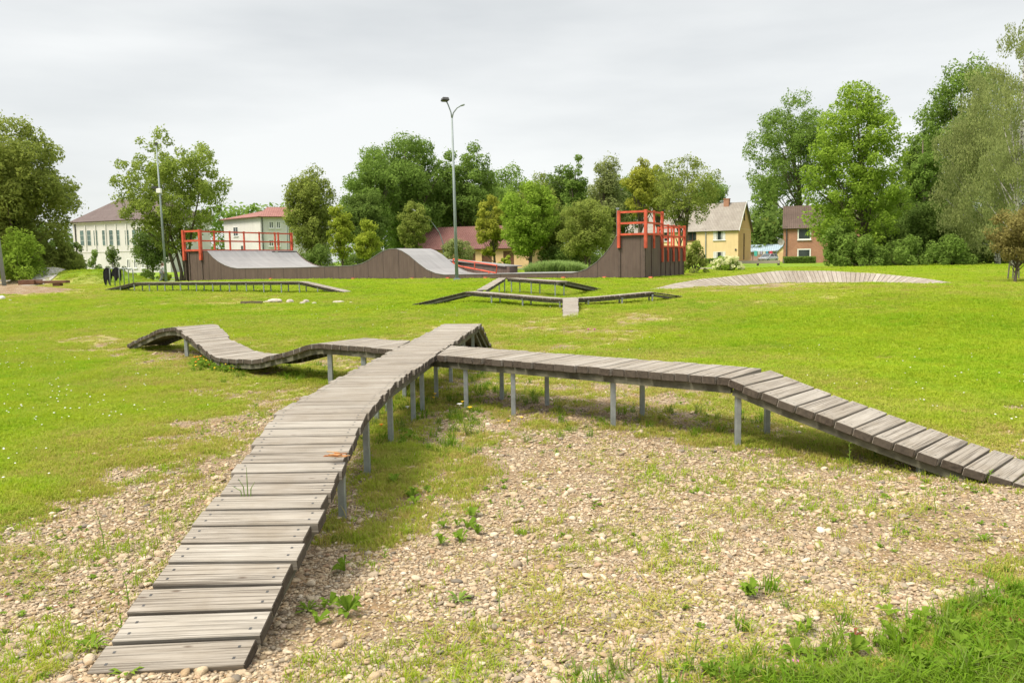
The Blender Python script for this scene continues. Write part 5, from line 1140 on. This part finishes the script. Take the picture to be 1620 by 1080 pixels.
for side in (1, -1):       # five-fingered hands, small as they are
    w0_ = J['lw'] if side > 0 else J['rw']; m = MB(); m.ball(w0_+[.02, 0, -.05], (.025, .04, .045), 8, 6)
    for k in range(4): m.tube([w0_+[.02, (k-1.5)*.018, -.08], w0_+[.03, (k-1.5)*.019, -.115-.006*(k % 3)], w0_+[.05, (k-1.5)*.018, -.14-.006*(k % 3)]], [.009, .008, .006], 5)
    m.tube([w0_+[.03, -side*.03, -.04], w0_+[.06, -side*.045, -.08]], [.01, .007], 5); m.build('hand', 'skin', Pn, smooth=True)
m = MB(); m.tube([q(.0, 0, .86), q(0, 0, 1.05), q(.0, 0, 1.25), q(.0, 0, 1.40), q(.01, 0, 1.46)], [.175*s_, .155*s_, .165*s_, .14*s_, .07*s_], 14)
for sd_ in (1, -1): m.tube([q(0, .13*sd_, 1.38), q(-.04, .2*sd_, 1.25), q(-.08, .22*sd_, 1.12)], [.07, .065, .06], 10)
m.build('shirt', 'white_cloth', Pn, smooth=True)
m = MB()
for hp_, kn, an_ in (('lh', 'lk', 'la'), ('rh', 'rk', 'ra')): m.tube([J[hp_]+[0, 0, .05], (J[hp_]+J[kn])/2, J[kn], (J[kn]+J[an_])/2, J[an_]], [.12, .115, .10, .10, .11], 12)
m.tube([q(0, 0, .82), q(0, 0, .98)], [.18, .165], 14); m.build('trousers', 'grey_cloth', Pn, smooth=True)
m = MB(); m.ball(q(.0, 0, 1.62), (.10, .095, .115), 12, 8); m.ball(q(-.09, 0, 1.57), (.05, .05, .07), 8, 6); m.build('hair', 'hair_brown', Pn, smooth=True)
m = MB(); m.ball(q(.045, 0, 1.60), (.075, .07, .10), 12, 8); m.ball(q(.12, 0, 1.59), (.018, .012, .02), 6, 5); m.build('face', 'skin', Pn, smooth=True)
m = MB(); m.box(q(-.05, -.22, .95), (.26, .1, .24)); m.tube([q(-.1, -.2, 1.05), q(0, -.14, 1.42), q(.02, .1, 1.40)], .012, 5); o = m.build('shoulder_bag', 'grey_cloth', bevel=.02, loc=tuple(q(-.05, -.22, .83))); tag(o, 'small grey shoulder bag carried by the walking person', 'bag')

# ------------------------------------------------------------------ scattered ground life
hidden = bpy.data.collections.new('scatter_sources')
def src(name, V, F, mat, extra=None, smooth=False):
    me = bpy.data.meshes.new(name); me.from_pydata([tuple(v) for v in V], [], [tuple(f) for f in F]); me.materials.append(MATS[mat] if isinstance(mat, str) else mat)
    if extra is not None: a = me.attributes.new('hh', 'FLOAT', 'POINT'); a.data.foreach_set('value', extra)
    r_ = me.attributes.new('rnd', 'FLOAT', 'POINT'); r_.data.foreach_set('value', rng.random(len(V)).astype(np.float32))
    if smooth: me.polygons.foreach_set('use_smooth', [True]*len(me.polygons))
    return bpy.data.objects.new(name, me)
def source_coll(name, objs):
    c = bpy.data.collections.new(name)
    for o in objs: c.objects.link(o)
    return c
def scatter(name, P, yaw, tilt, scale, tint, idx, coll, label, cat):
    me = bpy.data.meshes.new(name); me.vertices.add(len(P)); me.vertices.foreach_set('co', P.astype(np.float32).ravel())
    for nm, ty, dat in (('rot', 'FLOAT_VECTOR', np.stack([tilt[:, 0], tilt[:, 1], yaw], -1)), ('scl', 'FLOAT_VECTOR', scale), ('tint', 'FLOAT', tint), ('idx', 'INT', idx)):
        a = me.attributes.new(nm, ty, 'POINT'); a.data.foreach_set('vector' if ty == 'FLOAT_VECTOR' else 'value', (dat.astype(np.float32) if ty != 'INT' else dat.astype(np.int32)).ravel())
    o = bpy.data.objects.new(name, me); COL.objects.link(o)
    g = bpy.data.node_groups.new(name, 'GeometryNodeTree'); g.interface.new_socket('Geometry', in_out='INPUT', socket_type='NodeSocketGeometry'); g.interface.new_socket('Geometry', in_out='OUTPUT', socket_type='NodeSocketGeometry')
    N_ = g.nodes; i_ = N_.new('NodeGroupInput'); o_ = N_.new('NodeGroupOutput'); iop = N_.new('GeometryNodeInstanceOnPoints'); m2p = N_.new('GeometryNodeMeshToPoints'); ci = N_.new('GeometryNodeCollectionInfo')
    ci.inputs['Collection'].default_value = coll; ci.inputs['Separate Children'].default_value = True; ci.inputs['Reset Children'].default_value = True
    def na(nm, ty):
        n = N_.new('GeometryNodeInputNamedAttribute'); n.data_type = ty; n.inputs['Name'].default_value = nm; return n.outputs['Attribute']
    l = g.links.new; l(i_.outputs[0], m2p.inputs[0]); l(m2p.outputs[0], iop.inputs['Points']); l(ci.outputs[0], iop.inputs['Instance']); iop.inputs['Pick Instance'].default_value = True
    l(na('idx', 'INT'), iop.inputs['Instance Index']); l(na('scl', 'FLOAT_VECTOR'), iop.inputs['Scale'])
    e2r = N_.new('FunctionNodeEulerToRotation'); l(na('rot', 'FLOAT_VECTOR'), e2r.inputs[0]); l(e2r.outputs[0], iop.inputs['Rotation'])
    l(iop.outputs[0], o_.inputs[0]); md = o.modifiers.new('scatter', 'NODES'); md.node_group = g
    return tag(o, label, cat, kind='stuff')
# pebbles
def pebble():
    import bmesh
    bm = bmesh.new(); bmesh.ops.create_icosphere(bm, subdivisions=2, radius=1)
    s3 = Vector((random.random()*9, random.random()*9, random.random()*9)); fx = random.uniform(.6, .9); fz = random.uniform(.28, .5)
    for v in bm.verts:
        k = 1+.32*mnoise.noise(v.co*.9+s3)+.10*mnoise.noise(v.co*2.2+s3); v.co = Vector((v.co.x*k, v.co.y*fx*k, v.co.z*fz*k))
    V = [tuple(v.co) for v in bm.verts]; F = [[v.index for v in f.verts] for f in bm.faces]; bm.free(); return V, F
PEB = source_coll('pebble_sources', [src('pebble', *pebble(), 'pebble_stone', smooth=True) for _ in range(9)])
def sample(n, y0, y1, pw=1.6, spread=.72):
    y = (y0**(1/pw)+(y1**(1/pw)-y0**(1/pw))*rng.random(n))**pw if False else y0*(y1/y0)**(rng.random(n)**(1.15))
    x = (rng.random(n)*2-1)*(y*spread+.6); return x, y
x, y = sample(430000, 2.3, 15); b = bare(x, y); keep = rng.random(len(x)) < np.clip((b-.25)*1.7, 0, 1)**1.3*(.30+.70*S(.3, .62, .6*noise2(x, y, 1.9, 5)+.4*noise2(x, y, 6, 6)+.08)); x, y = x[keep], y[keep]
sz = (.0044*np.exp(rng.normal(size=len(x))*.5))*(1+.05*y); big = rng.random(len(x)) < .07; sz = np.where(big, sz*2.0, sz); sz = np.clip(sz, .004, .034)
P = np.stack([x, y, T(x, y)+sz*.22], -1); n = len(x)
print('pebbles', n)
scatter('gravel', P, rng.random(n)*6.28, rng.normal(size=(n, 2))*.22, np.stack([sz, sz, sz*(.8+.4*rng.random(n))], -1), rng.random(n), rng.integers(0, 9, n), PEB, 'beige and grey pebbles scattered over the bare ground', 'gravel')
# grass tufts
def tuft(nb_, h, spread, w=.0028, lean=.5):
    V, F, Hh = [], [], []
    for i in range(nb_):
        a_ = random.random()*6.283; r = spread*math.sqrt(random.random()); x0, y0 = r*math.cos(a_), r*math.sin(a_); hh = h*random.uniform(.45, 1.1); dr = random.random()*6.283; ln = hh*random.uniform(.1, lean*1.6)
        dx, dy = math.cos(dr), math.sin(dr); wx, wy = -dy*w*random.uniform(.7, 1.3), dx*w; k = len(V)
        V += [(x0-wx, y0-wy, -.004), (x0+wx, y0+wy, -.004), (x0+dx*ln*.35+wx*.85, y0+dy*ln*.35+wy*.85, hh*.6), (x0+dx*ln*.35-wx*.85, y0+dy*ln*.35-wy*.85, hh*.6), (x0+dx*ln, y0+dy*ln, hh*(1-.25*ln/hh))]
        F += [(k, k+1, k+2, k+3), (k+3, k+2, k+4)]; Hh += [0, 0, .6, .6, 1]
    return V, F, np.array(Hh, np.float32)
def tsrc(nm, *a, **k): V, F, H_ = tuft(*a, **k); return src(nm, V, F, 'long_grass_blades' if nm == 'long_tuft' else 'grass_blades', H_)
LAWN = source_coll('lawn_sources', [tsrc('tuft', 34, .055, .07) for _ in range(6)])
x, y = sample(380000, 2.6, 75, spread=.70); b = bare(x, y)
keep = (rng.random(len(x)) < np.clip(1.08-b*1.38, 0, 1)**1.3*(.75+.25*noise2(x, y, 5, 8))); 
def off_deck(x, y):               # keep tall growth out of the plank surface
    k = np.ones(len(x), bool)
    k &= ~((x > -1.8) & (x < -.9) & (y > 2.8) & (y < 4.6)); return k
keep &= off_deck(x, y); x, y, b = x[keep], y[keep], b[keep]
sz = (.55+.45*rng.random(len(x)))*(1+y*.045)*(1-.45*b); P = np.stack([x, y, T(x, y)-.003], -1); n = len(x); print('lawn tufts', n)
hz_ = .55+.7*noise2(x, y, .7, 4)
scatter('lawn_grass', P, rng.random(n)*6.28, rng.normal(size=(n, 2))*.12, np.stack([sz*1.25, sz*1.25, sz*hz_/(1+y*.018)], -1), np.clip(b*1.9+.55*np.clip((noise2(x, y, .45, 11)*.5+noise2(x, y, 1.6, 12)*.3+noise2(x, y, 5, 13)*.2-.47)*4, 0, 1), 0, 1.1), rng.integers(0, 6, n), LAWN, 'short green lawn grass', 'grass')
# thin sparse sprouts over the gravel
SPR = source_coll('sprout_sources', [tsrc('sprout', 9, .05, .03, .0022, .7) for _ in range(5)])
x, y = sample(50000, 2.4, 16); b = bare(x, y); nz = noise2(x, y, 1.6, 21)*.6+noise2(x, y, 4.5, 22)*.4
keep = (b > .3) & (rng.random(len(x)) < np.clip((nz-.45)*4, .08, 1)) & off_deck(x, y); x, y = x[keep], y[keep]; n = len(x); sz = .3+1.0*rng.random(n)**3
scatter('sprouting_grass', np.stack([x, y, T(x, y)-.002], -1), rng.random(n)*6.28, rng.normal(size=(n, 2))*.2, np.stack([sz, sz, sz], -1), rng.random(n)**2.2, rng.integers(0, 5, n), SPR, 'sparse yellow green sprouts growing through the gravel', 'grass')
# lush long grass in the bottom right corner, under the decks and at plank edges
LONG = source_coll('long_grass_sources', [tsrc('long_tuft', 26, .15, .05, .0032, .9) for _ in range(5)])
pts_ = []
def spots(n_, px0, px1, py0, py1, f=lambda a, b_: 1.):
    for _ in range(n_):
        px_, py_ = random.uniform(px0, px1), random.uniform(py0, py1)
        if random.random() < f(px_, py_): g = hz(px_, py_, 0); pts_.append((g[0], g[1]))
spots(1300, 1130, 1700, 930, 1130, lambda a, c_: min(1, max(0.03, ((a-1370)/330+(c_-1000)/120))))
spots(22, 900, 1250, 1040, 1110); spots(160, 430, 560, 850, 975, lambda a, c_: 1 if abs(a-(560-(c_-850)*1.05)) < 26 else 0); spots(90, 560, 760, 640, 720); spots(120, 600, 860, 580, 640); spots(50, 880, 1250, 650, 690)
spots(60, 350, 530, 575, 605); spots(40, 640, 900, 690, 740, lambda a, c_: .4)
xy = np.array(pts_); x, y = xy[:, 0], xy[:, 1]; keep = off_deck(x, y); x, y = x[keep], y[keep]; n = len(x); sz = .3+.75*rng.random(n)**1.6; 
scatter('long_grass', np.stack([x, y, T(x, y)-.004], -1), rng.random(n)*6.28, rng.normal(size=(n, 2))*.15, np.stack([sz, sz, sz], -1), .95*rng.random(n)**3, rng.integers(0, 5, n), LONG, 'longer lush grass in the near right corner and along the planks', 'grass')
STRAW = source_coll('straw_sources', [tsrc('straw', 12, .02, .05, .0016, 2.2) for _ in range(4)])
x, y = sample(14000, 2.4, 13); b = bare(x, y); nz = noise2(x, y, 2.0, 51)*.6+noise2(x, y, 6, 52)*.4
keep = (b > .25) & (rng.random(len(x)) < np.clip((nz-.48)*4, .02, 1)) & off_deck(x, y); x, y = x[keep], y[keep]; n = len(x); sz = .8+1.2*rng.random(n)
scatter('dry_straw', np.stack([x, y, T(x, y)+.008], -1), rng.random(n)*6.28, rng.normal(size=(n, 2))*.25, np.stack([sz, sz, sz*.5], -1), 1.1+0*sz, rng.integers(0, 4, n), STRAW, 'dead straw coloured grass lying on the gravel', 'dry grass')
# clover and broad leaf ground cover
def rosette(nl, ln, w, rise):
    V, F = [], []
    for i in range(nl):
        a_ = 6.283*i/nl+random.uniform(-.3, .3); l_ = ln*random.uniform(.6, 1.1); dx, dy = math.cos(a_), math.sin(a_); ww = w*random.uniform(.7, 1.2); r = rise*random.uniform(.5, 1.3); k = len(V)
        for t, f, zz in ((.05, .15, 0), (.35, .7, .6), (.7, 1, 1), (1, .1, .8)):
            V += [(dx*l_*t-dy*ww*f, dy*l_*t+dx*ww*f, r*zz), (dx*l_*t+dy*ww*f, dy*l_*t-dx*ww*f, r*zz)]
        F += [(k, k+1, k+3, k+2), (k+2, k+3, k+5, k+4), (k+4, k+5, k+7, k+6)]
    return V, F
COV = source_coll('cover_sources', [src('clover', *rosette(random.randint(6, 11), .035, .008, .02), LEAF['weed']) for _ in range(4)]+[src('clover_red', *rosette(6, .03, .006, .015), LEAF['red'])])
x, y = sample(24000, 2.4, 13); b = bare(x, y); nz = noise2(x, y, 1.3, 31)*.6+noise2(x, y, 5, 32)*.4
keep = (rng.random(len(x)) < np.clip((nz-.55)*5, .012, 1)*np.where(b > .85, .25, .9)) & off_deck(x, y); x, y = x[keep], y[keep]; n = len(x); sz = .3+.6*rng.random(n)**2; ix = rng.integers(0, 4, n); ix = np.where(rng.random(n) < .05, 4, ix)
scatter('ground_weeds', np.stack([x, y, T(x, y)+.002], -1), rng.random(n)*6.28, rng.normal(size=(n, 2))*.2, np.stack([sz, sz, sz], -1), rng.random(n), ix, COV, 'tiny broad leaved weeds creeping over the gravel', 'weeds')

xy = []
for _ in range(400):
    px_, py_ = random.uniform(1080, 1640), random.uniform(940, 1090)
    if random.random() < min(1, max(.03, (px_-1250)/500+(py_-1000)/150))*.5: xy.append(hz(px_, py_, 0)[:2])
for px_, py_, c_ in ((470, 900, 12), (440, 960, 10), (500, 970, 8), (720, 850, 7), (660, 790, 6), (640, 700, 10)):
    for _ in range(c_): xy.append(hz(px_+random.gauss(0, 26), py_+random.gauss(0, 12), 0)[:2])
xy = np.array(xy); x, y = xy[:, 0], xy[:, 1]; k_ = off_deck(x, y); x, y = x[k_], y[k_]; n = len(x); sz = .8+1.2*rng.random(n); ix = rng.integers(0, 4, n); ix = np.where(rng.random(n) < .1, 4, ix)
scatter('broad_weeds', np.stack([x, y, T(x, y)+.012], -1), rng.random(n)*6.28, rng.normal(size=(n, 2))*.3, np.stack([sz, sz, sz*1.5], -1), rng.random(n), ix, COV, 'broad leaved weeds among the near right grass and beside the ramp', 'weeds')
# individual weeds seen in the photograph
def leafstalk(g, h, n_, ll, col, name, label, group, lean=.15, flower=None):
    o = thing(name, g, label, 'weed', group); m = MB(); a_ = random.random()*6.28; lx, ly = math.cos(a_)*lean*h, math.sin(a_)*lean*h
    st = [g+np.array([lx*t*t, ly*t*t, h*t]) for t in (0, .3, .6, 1)]; m.tube(st, [.003, .0026, .002, .0012], 5); m.build('stem', 'green_stem', o)
    V, F = [], []
    for i in range(n_):
        t = .08+.9*(i+.5)/n_; p = g+np.array([lx*t*t, ly*t*t, h*t]); an = i*2.4+random.random(); l_ = ll*(1.1-.6*t)*random.uniform(.7, 1.1); dx, dy = math.cos(an), math.sin(an); w = l_*.16; k = len(V)
        for tt, f, zz in ((0, .2, 0), (.45, 1, .35), (1, .1, .45)): V += [p+np.array([dx*l_*tt-dy*w*f, dy*l_*tt+dx*w*f, l_*zz]), p+np.array([dx*l_*tt+dy*w*f, dy*l_*tt-dx*w*f, l_*zz])]
        F += [(k, k+1, k+3, k+2), (k+2, k+3, k+5, k+4)]
    raw_mesh('leaves', np.array(V), np.array(F), [LEAF[col]], rng.random(len(V)), o)
    if flower:
        m = MB(); top = st[-1]; c_, r_ = flower; m.ball(top, (r_*.35, r_*.35, r_*.5), 8, 5)
        for k in range(10): an = 6.283*k/10; m.add([top, top+[math.cos(an-.25)*r_, math.sin(an-.25)*r_, r_*.4], top+[math.cos(an)*r_*1.15, math.sin(an)*r_*1.15, r_*.45], top+[math.cos(an+.25)*r_, math.sin(an+.25)*r_, r_*.4]], [(0, 1, 2, 3)])
        m.build('flower', c_, o)
    return o
WEEDS = [(165, 868, .24, 16, .035, 'tall leafy stalk in the gravel left of the near ramp'), (204, 958, .16, 12, .04, 'leafy stalk at the left edge of the near ramp bottom'), (193, 1000, .08, 9, .05, 'low bushy weed at the left edge of the lowest planks'),
         (236, 823, .07, 9, .035, 'upright sprig in the gravel beside the round green patch'), (790, 745, .05, 8, .035, 'small sprout in the gravel right of the near ramp'), (608, 885, .06, 9, .04, 'bright sprout on the gravel right of the near ramp'),
         (834, 893, .09, 10, .03, 'thin sprout in the middle of the gravel'), (790, 975, .12, 12, .03, 'thin sprout near the bottom centre of the gravel'), (888, 1003, .05, 8, .03, 'tiny sprout at the bottom, right of centre'), (1480, 812, .12, 12, .03, 'thin tall weed in the gravel below the right ramp foot'),
         (1344, 742, .20, 14, .05, 'leafy weed in front of the right branch, leftmost by the lower planks'), (1440, 735, .16, 12, .05, 'leafy weed against the side of the lower right planks'), (1384, 728, .09, 10, .06, 'spreading weed under the edge of the lower right planks'),
         (1500, 755, .10, 11, .05, 'leafy weed second from the foot of the right branch'), (1565, 765, .09, 14, .06, 'spreading weed at the foot of the right branch'), (1560, 938, .15, 12, .04, 'tall weed in front of the long grass near the right edge'), (1422, 840, .05, 9, .045, 'small leafy weed alone on the right gravel'),
         (1228, 720, .08, 9, .04, 'sprout below the right pair of posts'), (700, 585, .12, 10, .04, 'leafy stalk among the posts under the crossing'), (355, 590, .15, 10, .05, 'leafy stalk by the dip of the left branch'), (1100, 1035, .10, 9, .04, 'weed at the bottom edge right of centre')]
for px_, py_, h_, n_, ll, lb in WEEDS: leafstalk(G(px_, py_), h_, n_, ll, 'weed', 'weed_plant', lb, 'weeds in the gravel')
# broad dandelion-like plants
for px_, py_, ln, lb in ((145, 1025, .11, 'broad leaved plant at the bottom left corner of the walkway'), (487, 965, .09, 'broad leaved plant right of the near ramp'), (726, 950, .10, 'upright broad leaved clump near the bottom centre'), (825, 845, .06, 'low broad leaved plant in the middle gravel'), (235, 790, .07, 'round low green patch in the left gravel'), (1555, 855, .09, 'low mossy green plant on the right gravel'), (200, 1068, .09, 'low plant growing over the lowest plank')):
    g = G(px_, py_); ln *= .8; V, F = rosette(15, ln, ln*.10, ln*.4); o = raw_mesh('broadleaf_weed', np.array(V)+g, np.array(F), [LEAF['weed'] if px_ != 726 else LEAF['green']], rng.random(len(V))); o.data.transform(Matrix.Translation(-Vector(g))); o.location = tuple(g); tag(o, lb, 'weed', 'broad leaved weeds')
# grass blades poking between planks
g = np.r_[hz(392, 783, .40)]; m = MB()
for dx, h_ in ((0, .15), (-.035, .09), (.03, .07), (-.06, .05)): m.tube([g+[dx*.4, 0, -.06], g+[dx*.6, 0, h_*.5], g+[dx*1.3, 0, h_]], [.003, .0026, .0008], 4)
o = m.build('grass_sprig', 'green_stem', loc=tuple(g)); tag(o, 'single tuft of grass blades poking up between planks of the near ramp', 'grass sprig')
# flowers
FL = [(729, 640, 'white_petal', .028, .10, 'white flower at the foot of the posts, above the big yellow one'), (743, 645, 'yellow_petal', .026, .08, 'largest yellow flower at the foot of the posts, right of the white one'), (690, 622, 'yellow_petal', .02, .12, 'yellow flower just right of the main post row, the higher one'), (685, 628, 'yellow_petal', .02, .09, 'yellow flower just right of the main post row, the lower one'),
      (733, 636, 'yellow_petal', .018, .10, 'small yellow flower left above the white one'), (646, 644, 'white_petal', .022, .09, 'white flower between the posts at left'), (602, 673, 'orange_petal', .02, .06, 'orange flower by the near right post'), (806, 667, 'yellow_petal', .018, .05, 'small yellow flower on the gravel, left one'), (824, 661, 'yellow_petal', .018, .05, 'small yellow flower on the gravel, right one'),
      (930, 522, 'pink_petal', .035, .14, 'pink clover flower on the verge, left one'), (941, 522, 'pink_petal', .035, .14, 'pink clover flower on the verge, right one'), (746, 552, 'yellow_petal', .03, .30, 'yellow flower standing behind the platform edge'), (1260, 1060, 'pink_petal', .012, .05, 'tiny purple flower in the near right grass'),
      (1432, 722, 'orange_petal', .016, .15, 'reddish flower spike by the lower right planks')]
for px_, py_, m_, r_, h_, lb in FL: leafstalk(G(px_, py_+h_*1300/9 if py_ > 600 else py_+10), h_, 4, .04, 'weed', 'wildflower', lb, 'wild flowers', flower=(m_, r_))
# orange and yellow flower patch by the left branch
g0 = [G(random.uniform(308, 385), random.uniform(572, 590)) for _ in range(60)]; m = MB(); m2 = MB()
for i, g in enumerate(g0):
    h_ = random.uniform(.06, .16); (m if i % 3 else m2).ball(g+[0, 0, h_], (.016, .016, .010), 6, 4)
fp = thing('flower_patch', g0[0], 'patch of small yellow and orange flowers at the foot of the left branch dip', 'flowers'); m.build('yellow_blooms', 'yellow_petal', fp); m2.build('orange_blooms', 'orange_petal', fp)
V, F, r = leaves(np.array([g+[0, 0, .04] for g in g0]), np.full(60, .09), 2500, .04); raw_mesh('foliage', V, F, [LEAF['weed']], r, fp)
# white clover dots on the lawn
x, y = sample(9000, 6, 26, spread=.66); b = bare(x, y); keep = (b < .25) & (noise2(x, y, .8, 41) > .6) & (rng.random(len(x)) < np.where(x > 1, .25, 1)) & (rng.random(len(x)) < .28); x, y = x[keep], y[keep]; n = len(x)
CLO = source_coll('clover_heads', [src('clover_head', *pebble(), 'white_petal', smooth=True)])
sz = .006+.005*rng.random(n); scatter('clover_blossom', np.stack([x, y, T(x, y)+.055], -1), rng.random(n)*6.28, rng.normal(size=(n, 2))*.1, np.stack([sz, sz, sz], -1), rng.random(n), np.zeros(n, int), CLO, 'white clover heads dotted over the lawn', 'clover')
